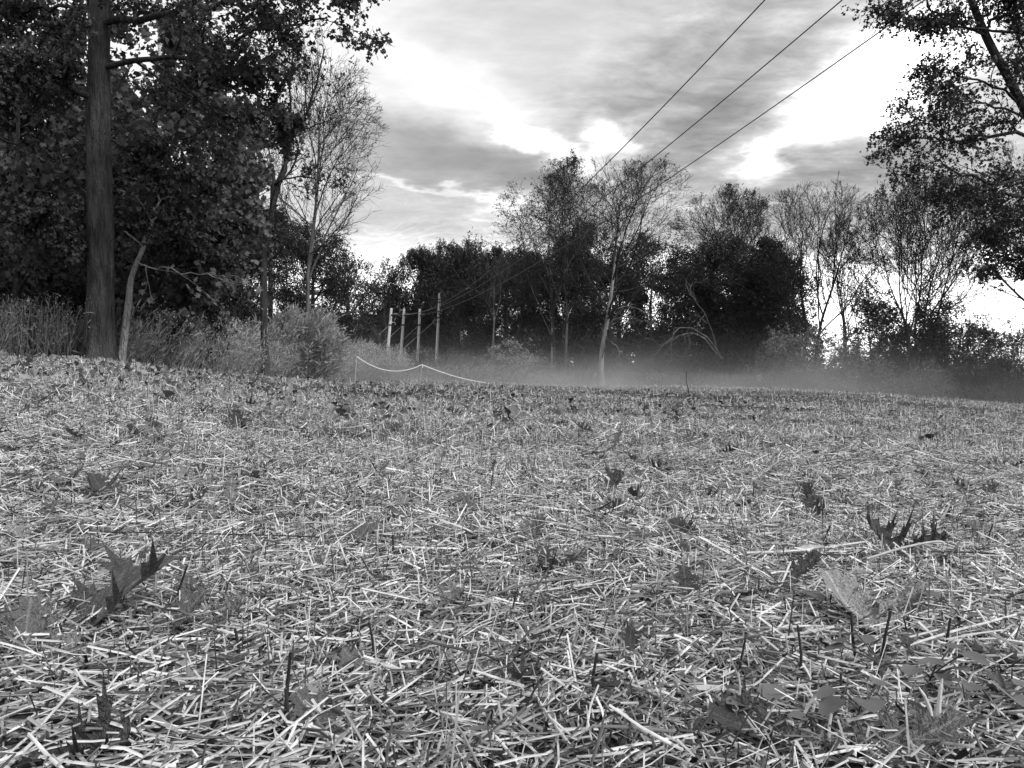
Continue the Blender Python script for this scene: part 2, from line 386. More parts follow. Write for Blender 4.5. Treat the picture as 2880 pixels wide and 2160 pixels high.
def put_leaves(acc, rs, pos, size, kind='quad', adir=(0, 0, -.3), nbias=None, tone=(.05, .12), spread=1.0):
    V, Fs = TPL[kind]; N = len(pos)
    if N == 0: return
    a = norm(rs.normal(0, spread, (N, 3)) + np.asarray(adir))
    rn = rs.normal(size=(N, 3)) if nbias is None else rs.normal(0, .45, (N, 3)) + np.asarray(nbias)
    nn = norm(rn - (rn * a).sum(1, keepdims=True) * a); b = np.cross(a, nn)
    W = pos[:, None] + size[:, None, None] * (V[None, :, 0:1] * b[:, None] + V[None, :, 1:2] * a[:, None] + V[None, :, 2:3] * nn[:, None])
    k = len(V); base = (np.arange(N) * k)[:, None, None]
    n0 = acc.n; tn = np.repeat(rs.uniform(tone[0], tone[1], N), k)
    first = True
    for f in Fs:
        ff = (f[None] + base).reshape(-1, f.shape[1])
        if first: acc.add(W, ff, tn); first = False
        else:
            acc.f.append(ff + n0); acc.smooth.append(np.full(len(ff), False))
def along(rs, P, per, t0=.2, jit=.05):
    B, N = P.shape[:2]
    t = rs.uniform(t0, 1, (B, per)) * (N - 1); i = np.minimum(t.astype(int), N - 2); fr = (t - i)[..., None]; bi = np.arange(B)[:, None]
    p = P[bi, i] * (1 - fr) + P[bi, i + 1] * fr
    return (p + rs.normal(0, jit, p.shape)).reshape(-1, 3)

def dup_plant(root, loc, rz, sc, label, group):
    """a copy of a plant with copies of its parts (meshes shared)"""
    n = root.copy(); C.objects.link(n); n.location = loc; n.rotation_euler = (0, 0, rz); n.scale = sc
    n['label'] = label; n['group'] = group
    for ch in root.children:
        c = ch.copy(); C.objects.link(c); c.parent = n
    return n
def blob(rs, c, er, n, m_, lo=.3, sg=.15):
    """leaf positions in sprays gathered round m_ centres spread through an ellipsoid crown"""
    d = norm(rs.normal(size=(m_, 3))) * (rs.uniform(lo ** 3, .8, m_) ** (1 / 3))[:, None]
    k = rs.randint(0, m_, n); sz = rs.uniform(.5, 1.3, m_)[k][:, None]
    P = d[k] + rs.normal(0, sg, (n, 3)) * [1, 1, .7] * sz
    return c + P * er
def tree(name, label, cat, px, Dp, crown, r0, fork, seed, group=None, limbs=7, ang=32, bark='bark_grey', lv=(7, 6, 5), leaf=None, lean=0.0,
         up=.5, spread=1.0, twig=.006, wig=.12, flatn=0.0, low=0, stems=1, limbsplit=True, cen=False, trunkk=10, drop=-.25, fill=0, limbbark=None, sub=.5):
    """crown = (px, row, rx px, ry px) at the depth of the tree; fork = row where the limbs start"""
    rs = np.random.RandomState(seed)
    base = gp(px, Dp); root = empty(name, tuple(base), label, cat, group)
    k = Dp / F
    c = at(crown[0], crown[1], Dp); er = np.array([crown[2] * k, crown[2] * k * .95, crown[3] * k])
    env = (c, er)
    fz = HC + (ROW0 - fork) * k
    allP, allR = [], []
    for s_ in range(stems):
        off = np.array([rs.uniform(-.4, .4), rs.uniform(-.4, .4), 0]) * (stems > 1) * (r0 * 5)
        b0 = base + off; b0[2] = gz(b0[0], b0[1]) - .25
        topc = c + np.array([rs.uniform(-.5, .5) * er[0], rs.uniform(-.3, .3) * er[1], 0]) * (stems > 1)
        forkp = np.array([b0[0] + (topc[0] - b0[0]) * (.35 + lean), b0[1], fz * rs.uniform(.9, 1.1) if stems > 1 else fz])
        crest = np.array([topc[0], topc[1], c[2] + er[2] * (.35 if not cen else .92)])
        pts = np.array([b0, b0 * .55 + forkp * .45 + [rs.normal(0, .12), 0, 0], forkp, forkp * .55 + crest * .45 + [rs.normal(0, .2), rs.normal(0, .2), 0], crest])
        T = spline(pts, 22); h = np.linspace(0, 1, 22)
        rr = r0 / (stems ** .4) * ((1 - h) ** .8 * .9 + .07) + r0 * .55 * np.exp(-h * 22)
        allP.append(T); allR.append(rr)
    tr = Mesh()
    for T, rr in zip(allP, allR): tubes(tr, T, rr, trunkk)
    tr.build('trunk', M[bark], root)
    P = np.array(allP); Rr = np.array(allR)
    t0 = float(np.clip((fz - base[2]) / max(P[0, -1, 2] - base[2], .1), .05, .9)) * .86
    L1, R1 = children(rs, P, Rr, limbs, ang, .62 * spread, .58, 9, wig, (0, 0, up), t0, env, flatn, twig * 2)
    if low:
        La, Ra = children(rs, P, Rr, low, 75, .22, .3, 8, .22, (0, 0, .1), .2, None, .3, twig * 1.5)
        keep = La[:, 0, 2] < fz; L1 = np.concatenate([L1, np.concatenate([La[keep], np.repeat(La[keep][:, -1:], 1, 1)], 1)]); Ra = Ra[keep]; R1 = np.concatenate([R1, np.concatenate([Ra, Ra[:, -1:]], 1)])
    if True:
        for i in range(len(L1)):
            a = Mesh(); tubes(a, L1[i], R1[i], 6); a.build('limb', M[limbbark or ('bark_grey' if bark == 'bark_pale' else bark)], root)
    else:
        pass
    tw = Mesh(); Pc, Rc = L1, R1
    for li, m_ in enumerate(lv):
        Pc, Rc = children(rs, Pc, Rc, m_, 38 + 4 * li, sub, .58, 6 if li == 0 else 4, wig * (1 + .35 * li), (0, 0, up * .5), .18, env, flatn, twig * (1.5 if li == 0 else 1))
        if li == len(lv) - 1: ribbons(tw, rs, Pc[:, [0, 1, -1]] if Pc.shape[1] == 4 else Pc, Rc[:, [0, 1, -1]] if Pc.shape[1] == 4 else Rc)
        elif li == 0: tubes(tw, Pc, Rc, 3)
        elif len(lv) > 2 and Dp > 30: ribbons(tw, rs, Pc, Rc)
        else: tubes(tw, Pc, Rc, 3, roof=True)
    tag(tw.build('twigs', M[limbbark or ('bark_grey' if bark == 'bark_pale' else 'bark_dark')], root), kind='stuff')  # twig bark mostly darkened, so backlit silhouettes are in the colour
    if leaf:
        per, size, kind, tone = leaf[:4]
        cr = Mesh(); jit = leaf[4] if len(leaf) > 4 else size * .6
        n_all = len(Pc) * per
        if per < 1:
            sel = rs.rand(len(Pc)) < per; pos = along(rs, Pc[sel], 1, .3, jit)
        else: pos = along(rs, Pc, int(per), .1, jit)
        if len(leaf) > 5:      # drop leaves in noise pockets, so that sky shows through
            f = np.sin(pos[:, 0] * 1.3 + seed) + np.sin(pos[:, 1] * 1.1 + 2 * seed) + np.sin(pos[:, 2] * 1.6 + 3 * seed) + rs.normal(0, .5, len(pos))
            pos = pos[f > leaf[5]]
        if fill: pos = np.concatenate([pos, blob(rs, c, er, fill, 60)])
        put_leaves(cr, rs, pos, size * rs.uniform(.6, 1.25, len(pos)), kind, (0, 0, drop), None, tone)
        tag(cr.build('crown', M['foliage'], root), kind='stuff')
    return root, env

# ================================================================== TREES
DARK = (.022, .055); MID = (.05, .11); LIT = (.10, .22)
# --- the tree in the middle of the far edge and its neighbours
tree('bare_tree', 'tall nearly bare tree with pale trunk standing alone in front of the woods', 'tree', 1690, 50, (1735, 652, 285, 210), .21, 870, 35,
     limbs=22, ang=56, bark='bark_pale', lv=(10, 8, 6), leaf=(.2, .13, 'clump', DARK, .05), up=.3, low=7, twig=.010, wig=.09, lean=.15, spread=1.4, sub=.58, limbbark='bark_dark')  # limbs and twigs coloured dark to imitate a silhouette against the sky
tree('half_bare_tree', 'thinly leaved tree rising left behind the pale trunked bare tree', 'tree', 1575, 60, (1600, 655, 235, 205), .22, 900, 12,
     limbs=11, ang=46, lv=(9, 7, 6), leaf=(.7, .15, 'clump', DARK, .1), up=.3, twig=.010, stems=2, spread=1.3, sub=.58)
tree('round_topped_tree', 'round topped tree with sparse curled leaves above the dark thicket', 'tree', 2080, 64, (2068, 675, 200, 150), .2, 880, 13,
     limbs=12, ang=46, lv=(9, 7, 5), leaf=(.5, .15, 'clump', DARK, .1), up=.6, twig=.012, stems=2, spread=1.3, sub=.6)
tree('bare_tree', 'leafless black tree with open forked crown right of the dark thicket', 'tree', 2285, 52, (2290, 715, 200, 210), .2, 900, 14,
     limbs=10, ang=36, bark='bark_dark', lv=(7, 6, 5), up=.6, twig=.011, stems=2, spread=1.2, sub=.6)
tree('bare_tree', 'thin leafless tree beside the open forked black tree at right', 'tree', 2390, 58, (2385, 770, 120, 180), .14, 920, 15,
     limbs=9, ang=32, bark='bark_dark', lv=(7, 6, 4), leaf=(.2, .15, 'clump', DARK, .1), up=.8, twig=.013, stems=2)
tree('vase_shaped_tree', 'vase shaped many stemmed tree with leafy top near the right edge', 'tree', 2590, 46, (2610, 735, 290, 235), .2, 930, 16,
     limbs=9, ang=42, bark='bark_dark', lv=(8, 6, 5), leaf=(.45, .14, 'clump', DARK, .1), up=.7, twig=.011, stems=5, spread=1.3, sub=.58)
tree('bare_tree', 'pale twigged bare tree showing behind the oak limbs at far right', 'tree', 2960, 55, (2850, 560, 200, 170), .12, 760, 17,
     limbs=9, ang=34, bark='bark_grey', lv=(7, 6, 5), up=.7, twig=.009)
tree('thicket_tree', 'dense dark rounded tree in front of the sparse round topped one', 'tree', 2110, 57, (2095, 830, 185, 165), .2, 990, 18,
     limbs=14, ang=48, bark='bark_grey', lv=(8, 7, 5), leaf=(3.2, .21, 'clump', DARK, .14, -1.6), up=.5, twig=.010, stems=3, limbsplit=False, fill=8000)
tree('thicket_tree', 'dark leafy tree filling the gap right of the pale trunked bare tree', 'tree', 1830, 66, (1835, 790, 120, 140), .2, 960, 19,
     limbs=12, ang=45, lv=(8, 6, 5), leaf=(2.6, .2, 'clump', DARK, .14, -1.0), up=.5, twig=.011, limbsplit=False, fill=8000)
tree('leafy_tree', 'dark leafy tree with clumped top behind the half bare tree', 'tree', 1640, 68, (1655, 740, 110, 125), .22, 930, 20,
     limbs=12, ang=45, lv=(8, 6, 5), leaf=(3, .2, 'clump', DARK, .14, -1.2), up=.5, twig=.011, limbsplit=False, fill=8000)
tree('leafy_tree', 'broad dark tree with pale forked stem left of the half bare tree', 'tree', 1590, 62, (1560, 820, 140, 130), .2, 960, 21,
     limbs=12, ang=48, bark='bark_pale', lv=(8, 6, 5), leaf=(2.4, .19, 'clump', DARK, .14, -1.4), up=.4, twig=.011, stems=2, fill=8000)
# --- the line of woods behind the field
row_0 = [(640, 40, 640, 110, 120, 640), (760, 52, 700, 110, 100, 720), (880, 48, 745, 100, 105, 860), (985, 58, 790, 75, 85, 900), (1085, 70, 790, 62, 70, 900), (1180, 64, 800, 70, 95, 900),
        (1250, 74, 790, 75, 105, 900), (1340, 70, 780, 85, 105, 900), (1430, 76, 790, 80, 95, 920), (1500, 70, 800, 65, 85, 920),
        (1740, 80, 800, 80, 90, 930), (1930, 78, 790, 75, 90, 940), (2000, 74, 780, 95, 115, 940), (2190, 70, 830, 85, 110, 960), (1470, 90, 760, 90, 70, 900), (1290, 92, 760, 90, 70, 900)]
rn = np.random.RandomState(9); PROTO = {}
for i, (px, dp, cr, rx, ry, fk) in enumerate(row_0):
    rx = rx * 1.35; ry = ry * 1.35; cr = cr + 35; dp = max(dp, 82) if 1020 < px < 1300 else dp
    lab = 'dark woodland tree ' + ['at the left end of the line, close behind the left group', 'rising behind the brush mound at the left', 'dome', 'between the dome crowned tree and the bright gap', 'gap', 'above the third and fourth leaning poles',
           'right above the tallest leaning pole', 'between the tallest pole and the rounded misty bush', 'behind the rounded misty bush', 'left of the half bare tree, at its foot', 'showing through the right half of the pale trunked tree',
           'behind the left side of the dark thicket', 'behind the middle of the dark thicket', 'at the right end of the line, behind the thicket', 'with the farthest crown, peeping over the rounded bush', 'with a far crown peeping over the tallest pole'][i]
    if px == 880: lab = 'dome crowned dark tree just right of the bare twigged tree at left'
    if px == 1085: lab = 'thin crowned woodland tree with bright sky showing through above the first pole'
    dens = 1.5 if px in (1085, 985) else 3.0
    kk = dp / F; b_ = gp(px, dp); hh = HC + (ROW0 - (cr - ry)) * kk - b_[2]
    key = 'thin' if dens < 2 else i % 4
    if key in PROTO:
        r0_, w0, h0 = PROTO[key]; sx = rx * kk / w0
        dup_plant(r0_, tuple(b_), rn.uniform(-.9, .9) + (3.14 if i % 2 else 0), (sx, sx, hh / h0), lab, 'woodland trees behind the field')
        continue
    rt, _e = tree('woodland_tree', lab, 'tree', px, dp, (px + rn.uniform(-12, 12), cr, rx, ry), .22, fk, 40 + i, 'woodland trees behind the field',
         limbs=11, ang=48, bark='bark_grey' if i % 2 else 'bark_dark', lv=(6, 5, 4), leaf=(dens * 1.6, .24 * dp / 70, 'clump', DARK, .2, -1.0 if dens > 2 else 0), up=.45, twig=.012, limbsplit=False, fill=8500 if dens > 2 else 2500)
    PROTO[key] = (rt, rx * kk, hh)
# --- slim pale multi-stemmed trees behind the poles
for i, (px, dp, top, rx, lab) in enumerate([(1262, 84, 760, 55, 'slim pale double stemmed tree just right of the tallest pole'), (1385, 62, 780, 75, 'slender vase shaped grey tree behind the middle bush'),
                                       (1296, 82, 790, 35, 'thin straight pale sapling behind the tallest pole'), (1552, 60, 850, 40, 'pale crooked stemmed young tree left of the bare tree')]):
    tree('slim_tree', lab, 'tree', px, dp, (px, top + 40, rx, 110), .11, 920, 70 + i, limbs=7, ang=22, bark='bark_pale', lv=(5, 4, 3),
         leaf=(.3, .16, 'clump', MID, .1), up=.9, twig=.010, stems=2 if i != 2 else 3)

# --- dark evergreens under the wood's edge
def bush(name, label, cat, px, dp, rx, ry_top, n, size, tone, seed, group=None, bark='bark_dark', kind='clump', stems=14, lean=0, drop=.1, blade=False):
    rs = np.random.RandomState(seed); b = gp(px, dp); root = empty(name, tuple(b), label, cat, group)
    k = dp / F; W = rx * k; H = HC + (ROW0 - ry_top) * k - b[2]
    st = Mesh()
    P0 = b + np.stack([rs.uniform(-.6, .6, stems) * W, rs.uniform(-.5, .5, stems) * W, np.full(stems, -.1)], 1)
    P0[:, 2] = gz(P0[:, 0], P0[:, 1]) - .05
    Dd = np.stack([rs.normal(lean, .5, stems), rs.normal(0, .5, stems), np.full(stems, 1.3)], 1)
    env = (b + [0, 0, H * .35], np.array([W, W * .9, H * .66]))
    L = clampL(P0, norm(Dd), np.full(stems, H * 1.1), env, rs)
    P = grow(rs, P0, Dd, L, 7, .13, (0, 0, .1)); r = np.linspace(1, .4, 7)[None] * np.maximum(.012, H * .008)
    Rr = np.repeat(r, stems, 0)
    tubes(st, P, Rr, 4)
    Q, q = children(rs, P, Rr, 7, 50, .45, .6, 5, .2, (0, 0, .1), .1, env, minr=.005 * max(1, dp / 40))
    tubes(st, Q, q, 3)
    Q2, q2 = children(rs, Q, q, 4, 45, .5, .6, 4, .25, (0, 0, .05), .1, env, minr=.005 * max(1, dp / 40))
    ribbons(st, rs, Q2[:, [0, 2, 3]], q2[:, [0, 2, 3]]); tag(st.build('stems', M[bark], root), kind='stuff')
    cr = Mesh(); per = max(1, int(.62 * n / len(Q2))); pos = along(rs, Q2, per, 0, size * .9)
    pos = np.concatenate([pos, blob(rs, b + [0, 0, H * .42], np.array([W, W * .9, H * .62]), int(n * .62), 26)])
    pos = pos[pos[:, 2] > gz(pos[:, 0], pos[:, 1])]
    if blade: put_leaves(cr, rs, pos, size * 2.6 * rs.uniform(.5, 1.3, len(pos)), 'blade', (.5, 0, .8), None, tone, .6)
    put_leaves(cr, rs, pos[::2] if blade else pos, size * rs.uniform(.5, 1.2, len(pos[::2] if blade else pos)), kind, (0, 0, drop), (0, -.3, 1), tone)
    tag(cr.build('foliage', M['foliage'], root), kind='stuff'); return root
rn = np.random.RandomState(31)
i = 0; SHRUB = []
for px in list(range(560, 2260, 62)):
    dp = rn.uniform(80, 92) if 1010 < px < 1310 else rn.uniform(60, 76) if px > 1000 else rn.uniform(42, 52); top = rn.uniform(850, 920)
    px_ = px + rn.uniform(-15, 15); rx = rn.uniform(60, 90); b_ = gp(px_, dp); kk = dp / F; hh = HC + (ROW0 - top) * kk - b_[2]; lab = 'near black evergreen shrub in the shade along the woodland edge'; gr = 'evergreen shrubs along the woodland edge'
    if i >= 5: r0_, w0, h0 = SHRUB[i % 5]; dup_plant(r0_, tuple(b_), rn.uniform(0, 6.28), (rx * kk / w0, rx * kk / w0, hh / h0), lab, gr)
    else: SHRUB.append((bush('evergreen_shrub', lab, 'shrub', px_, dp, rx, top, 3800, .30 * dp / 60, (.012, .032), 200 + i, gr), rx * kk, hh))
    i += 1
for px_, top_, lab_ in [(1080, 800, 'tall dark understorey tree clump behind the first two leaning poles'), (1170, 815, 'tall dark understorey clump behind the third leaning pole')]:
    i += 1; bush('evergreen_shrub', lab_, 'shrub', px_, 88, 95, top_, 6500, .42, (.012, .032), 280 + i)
# lit bushes and right-hand shrubs
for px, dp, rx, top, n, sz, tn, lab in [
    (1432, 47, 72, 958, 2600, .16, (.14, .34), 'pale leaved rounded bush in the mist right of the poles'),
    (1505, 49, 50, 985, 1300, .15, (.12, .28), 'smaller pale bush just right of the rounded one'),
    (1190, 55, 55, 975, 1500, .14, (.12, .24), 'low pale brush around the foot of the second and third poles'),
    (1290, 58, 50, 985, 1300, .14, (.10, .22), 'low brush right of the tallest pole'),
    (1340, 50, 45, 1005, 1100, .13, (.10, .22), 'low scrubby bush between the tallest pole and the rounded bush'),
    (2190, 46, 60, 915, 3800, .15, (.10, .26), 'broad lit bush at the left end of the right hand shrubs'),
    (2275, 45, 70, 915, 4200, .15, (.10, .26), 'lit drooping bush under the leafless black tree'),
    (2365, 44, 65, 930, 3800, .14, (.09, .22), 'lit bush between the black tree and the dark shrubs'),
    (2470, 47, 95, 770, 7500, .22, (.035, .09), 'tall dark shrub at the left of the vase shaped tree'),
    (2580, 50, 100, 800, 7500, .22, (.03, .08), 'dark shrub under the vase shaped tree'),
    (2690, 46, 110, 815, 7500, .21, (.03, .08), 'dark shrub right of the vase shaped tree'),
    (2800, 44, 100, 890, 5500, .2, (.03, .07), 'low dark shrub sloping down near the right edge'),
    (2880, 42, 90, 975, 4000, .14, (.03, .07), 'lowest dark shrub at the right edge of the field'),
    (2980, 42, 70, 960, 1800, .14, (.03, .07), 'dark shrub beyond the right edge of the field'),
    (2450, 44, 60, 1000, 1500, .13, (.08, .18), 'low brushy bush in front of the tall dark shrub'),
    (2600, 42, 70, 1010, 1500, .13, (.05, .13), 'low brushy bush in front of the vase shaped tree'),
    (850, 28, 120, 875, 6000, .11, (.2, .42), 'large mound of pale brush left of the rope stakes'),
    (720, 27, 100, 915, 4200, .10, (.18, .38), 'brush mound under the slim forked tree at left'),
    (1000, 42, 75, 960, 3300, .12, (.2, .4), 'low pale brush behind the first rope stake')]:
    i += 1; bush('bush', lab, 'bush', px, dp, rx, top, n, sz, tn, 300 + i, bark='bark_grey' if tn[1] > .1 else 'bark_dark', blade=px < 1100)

# --- tangle of bare arching branches before the dark thicket
def tangle(px, dp, label, seed, pts_list):
    b = gp(px, dp); root = empty('bare_thicket', tuple(b), label, 'thicket'); rs = np.random.RandomState(seed)
    for pts in pts_list:
        P = spline([at(*p) for p in pts], 14) + rs.normal(0, .03, (14, 3)); Rr = np.linspace(.055, .02, 14)
        a = Mesh(); tubes(a, P, Rr, 6)
        Q, q = children(rs, P[None], Rr[None], 7, 55, .28, .55, 6, .25, (0, 0, -.25), .25, minr=.018); tubes(a, Q, q, 4)
        Q2, q2 = children(rs, Q, q, 4, 50, .5, .6, 4, .3, (0, 0, -.1), .2, minr=.012); tubes(a, Q2, q2, 3)
        a.build('branch', M['bark_grey'], root)
tangle(2020, 52, 'tangle of bare arching grey branches hanging before the dark thicket', 5, [
    [(2030, 1010, 52), (1985, 945, 51), (1920, 920, 50.5), (1890, 950, 50), (1888, 1010, 50)],
    [(2030, 1010, 52), (1960, 940, 51.5), (1880, 960, 51), (1830, 1015, 51)],
    [(2020, 1000, 53), (1990, 900, 52), (1950, 840, 51), (1925, 800, 51)]])
tangle(1740, 50, 'drooping bare side branches right of the pale trunk', 6, [
    [(1712, 880, 50), (1770, 862, 49.6), (1830, 890, 49), (1842, 905, 49)],
    [(1712, 910, 50), (1760, 890, 49.6), (1820, 905, 49)],
    [(1706, 950, 50), (1740, 985, 49.6), (1735, 1010, 49.3)]])

# --- left foreground group -------------------------------------------------
def limb_tree(name, label, px, dp, tpts, r0, limbs, seed, bark, leaf, lv=((10, 55, .34), (7, 50, .45), (5, 45, .5)), twig=.006, droop=-.12, extra=None, rk=1.0):
    """trunk and main limbs follow given points (photo px, row, depth); everything finer grows from them"""
    rs = np.random.RandomState(seed); b = gp(px, dp); root = empty(name, tuple(b), label, 'tree')
    base = b - [0, 0, .3]
    T = spline([base] + [at(*p) for p in tpts], 70); h = np.linspace(0, 1, 70)
    rr = r0 * (1 - .45 * h) + r0 * .7 * np.exp(-h * 30)
    a = Mesh(); tubes(a, T, rr, 28)
    V = a.v[0].reshape(70, 28, 3); cen_ = T[:, None]; th = (np.arange(28) * 2 * np.pi / 28)[None]; zz = (T[:, 2] - T[0, 2])[:, None]
    k = .045 * np.sin(3 * th + .7 * zz + seed) + .035 * np.sin(7 * th - .5 * zz) + .025 * np.sin(2 * th + 3.1 * zz) + .02 * np.sin(11 * th + 5 * zz) + rs.normal(0, .012, (70, 28)) + .5 * np.exp(-zz * 2.6) * np.sin(2.5 * th + seed) ** 2
    for _ in range(5): k = k + rs.uniform(.10, .2) * np.exp(-((zz - rs.uniform(1, 7)) / .09) ** 2 - (np.angle(np.exp(1j * (th - rs.uniform(3.2, 6)))) / .28) ** 2)
    a.v[0] = (cen_ + (V - cen_) * (1 + k)[..., None]).reshape(-1, 3).astype(np.float32)
    a.build('trunk', M[bark], root)
    LP, LR = [], []
    for pts, r in limbs:
        P = spline([at(*p) for p in pts], 16); P[1:-1] += rs.normal(0, .03, (14, 3)); q = r * rk * np.linspace(1, .22, 16)
        a = Mesh(); tubes(a, P, q, 9); a.build('limb', M[bark], root); LP.append(P); LR.append(q)
    Pc, Rc = np.array(LP), np.array(LR); tw = Mesh()
    for li, (m_, an, lr) in enumerate(lv):
        Pc, Rc = children(rs, Pc, Rc, m_, an, lr, .55, 7 if li == 0 else 5, .12 + .04 * li, (0, 0, droop), .12, None, .35, minr=twig)
        if li == len(lv) - 1: ribbons(tw, rs, Pc[:, ::2], Rc[:, ::2])
        else: tubes(tw, Pc, Rc, 4 if li == 0 else 3)
    tag(tw.build('twigs', M[bark], root), kind='stuff')
    per, size, kind, tone, jit = leaf
    pos = along(rs, Pc, per, .25, jit); rs.shuffle(pos)
    # the largest leaves seen one by one, then the mass of the crown
    dist = np.linalg.norm(pos - [0, 0, HC], axis=1); ok = (np.abs(pos[:, 0] / pos[:, 1]) < .67) & (pos[:, 2] < .5 * pos[:, 1]) & (pos[:, 1] > 1)
    order = np.argsort(np.where(ok, dist + rs.uniform(0, 3, len(dist)), 1e6))
    single, rest = order[:240], order[240:]
    cr = Mesh(); put_leaves(cr, rs, pos[rest], size * rs.uniform(.65, 1.2, len(rest)), kind + '_lite', (0, 0, -.8), None, tone)
    ob = cr.build('crown', M['foliage'], root); tag(ob, kind='stuff')
    one = []
    for j in range(6):
        q = Mesh(); put_leaves(q, rs, np.zeros((1, 3)), np.array([size]), kind, (0, 0, -1.2), None, (tone[0], tone[1])); one.append(q.data('leaf', M['foliage']))
    for j, s_ in enumerate(single):
        o = bpy.data.objects.new('leaf', one[j % 6]); C.objects.link(o); o.parent = root; o.location = pos[s_] - b
        o.rotation_euler = (rs.normal(0, .5), rs.normal(0, .5), rs.uniform(0, 6.28)); k_ = rs.uniform(.7, 1.15); o.scale = (k_, k_, k_)
    return root

limb_tree('oak_tree', 'large straight trunked oak at the left edge of the field', 277, 15, [(284, 760, 15), (280, 400, 15), (284, 100, 15), (290, -150, 15), (300, -500, 15)], .26,
  [([(285, 195, 15), (370, 178, 14.8), (450, 163, 14.6), (570, 166, 14.3), (650, 118, 14), (750, 85, 13.8), (840, 70, 13.5), (920, 55, 13.3)], .06),
   ([(290, 70, 15), (480, 40, 14), (620, 20, 13.5), (740, -30, 13), (860, -50, 12.8)], .07),
   ([(570, 160, 14.3), (640, 200, 14.1), (700, 250, 13.9), (760, 290, 13.7), (830, 320, 13.6)], .035),
   ([(280, 290, 15), (180, 235, 14.6), (80, 195, 14.2), (-80, 180, 13.8)], .075),
   ([(278, 35, 15), (190, 28, 15.1), (110, 32, 15.1), (-40, 60, 15.2)], .05),
   ([(286, -40, 15), (420, -110, 15), (600, -180, 15.5), (800, -200, 16)], .08),
   ([(286, -60, 15), (150, -130, 15), (0, -180, 15.5)], .08),
   ([(290, 390, 15), (380, 430, 15.4), (450, 470, 15.8), (560, 520, 16.2)], .035),
   ([(290, -80, 15), (330, -180, 17), (420, -260, 19)], .07),
   ([(284, -60, 15), (250, -150, 13), (240, -250, 11)], .07),
   ([(285, 560, 15), (380, 600, 15.6), (470, 650, 16), (580, 700, 16.3)], .03),
   ([(276, 690, 15), (200, 650, 14.8), (130, 620, 14.6), (50, 590, 14.4)], .035)],
  3, 'bark', (5, .11, 'oak', (.03, .075), .07))
limb_tree('oak_tree', 'slim forked oak with ragged leaf clusters at the edge of the left group', 748, 24, [(742, 860, 24), (745, 700, 24), (765, 600, 24), (770, 480, 24)], .12,
  [([(745, 700, 24), (725, 560, 24), (735, 400, 24), (722, 240, 23.8), (725, 120, 23.6)], .085),
   ([(765, 600, 24), (800, 480, 24), (820, 380, 24), (860, 320, 23.8), (890, 240, 23.5), (915, 140, 23.3)], .085),
   ([(768, 560, 24), (805, 440, 24), (815, 330, 24), (822, 200, 24), (830, 90, 24)], .06),
   ([(770, 520, 24), (840, 500, 23.5), (900, 505, 23), (945, 520, 22.7)], .03),
   ([(745, 700, 24), (680, 620, 24), (610, 560, 24), (540, 520, 24)], .05),
   ([(760, 620, 24), (690, 480, 24.4), (650, 360, 24.6), (620, 250, 24.8)], .05),
   ([(742, 760, 24), (790, 700, 24.5), (830, 660, 25)], .035)],
  4, 'bark', (1, .13, 'oak', (.025, .06), .10), lv=((9, 45, .3), (6, 45, .45), (4, 45, .5)), droop=.1, twig=.007)
tree('bare_tree', 'pale twigged leafless tree fanning out behind the slim forked oak', 'tree', 850, 38, (900, 420, 205, 300), .15, 760, 88,
     limbs=18, ang=46, bark='bark_grey', lv=(10, 8, 6), up=.4, twig=.009, wig=.12, spread=1.5, sub=.58)
def maple(px, dp, crown, r0, seed, label, per=3, tone=LIT, bark='bark', size=.15, fork=850, limbs=14, fill=3000):
    return tree('maple_tree', label, 'tree', px, dp, crown, r0, fork, seed, limbs=limbs, ang=68, bark=bark, lv=(8, 6, 4), leaf=(per, size * .92, 'maple_lite', tone, .12),
                up=.05, twig=.006, flatn=.6, drop=-.5, cen=True, fill=fill)
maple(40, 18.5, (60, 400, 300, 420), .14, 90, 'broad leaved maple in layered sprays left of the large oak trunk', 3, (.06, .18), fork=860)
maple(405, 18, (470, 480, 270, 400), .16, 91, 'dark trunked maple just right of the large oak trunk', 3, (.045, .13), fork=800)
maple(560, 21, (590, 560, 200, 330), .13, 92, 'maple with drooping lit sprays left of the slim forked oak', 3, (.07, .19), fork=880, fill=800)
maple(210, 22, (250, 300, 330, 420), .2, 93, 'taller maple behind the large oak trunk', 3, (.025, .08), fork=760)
tree('birch_tree', 'white barked birch high between the oak limbs at left', 'tree', 452, 20, (455, -40, 110, 160), .075, 120, 94, limbs=8, ang=40, bark='birch', lv=(5, 4, 3), leaf=(1, .1, 'quad', MID, .08), up=.3, cen=True)
limb_tree('leaning_sapling', 'thin pale sapling leaning right beside the large oak trunk', 335, 15.6, [(362, 860, 15.6), (372, 780, 15.6), (408, 690, 15.6)], .075,
  [([(385, 740, 15.6), (440, 750, 15.3), (560, 770, 15), (680, 800, 14.8)], .02), ([(408, 690, 15.6), (440, 600, 15.6), (450, 480, 15.6)], .04), ([(408, 690, 15.6), (330, 640, 15.6), (290, 600, 15.7)], .025)],
  7, 'bark_pale', (1, .14, 'maple', (.10, .22), .06), lv=((6, 50, .3), (4, 50, .45)), twig=.005)
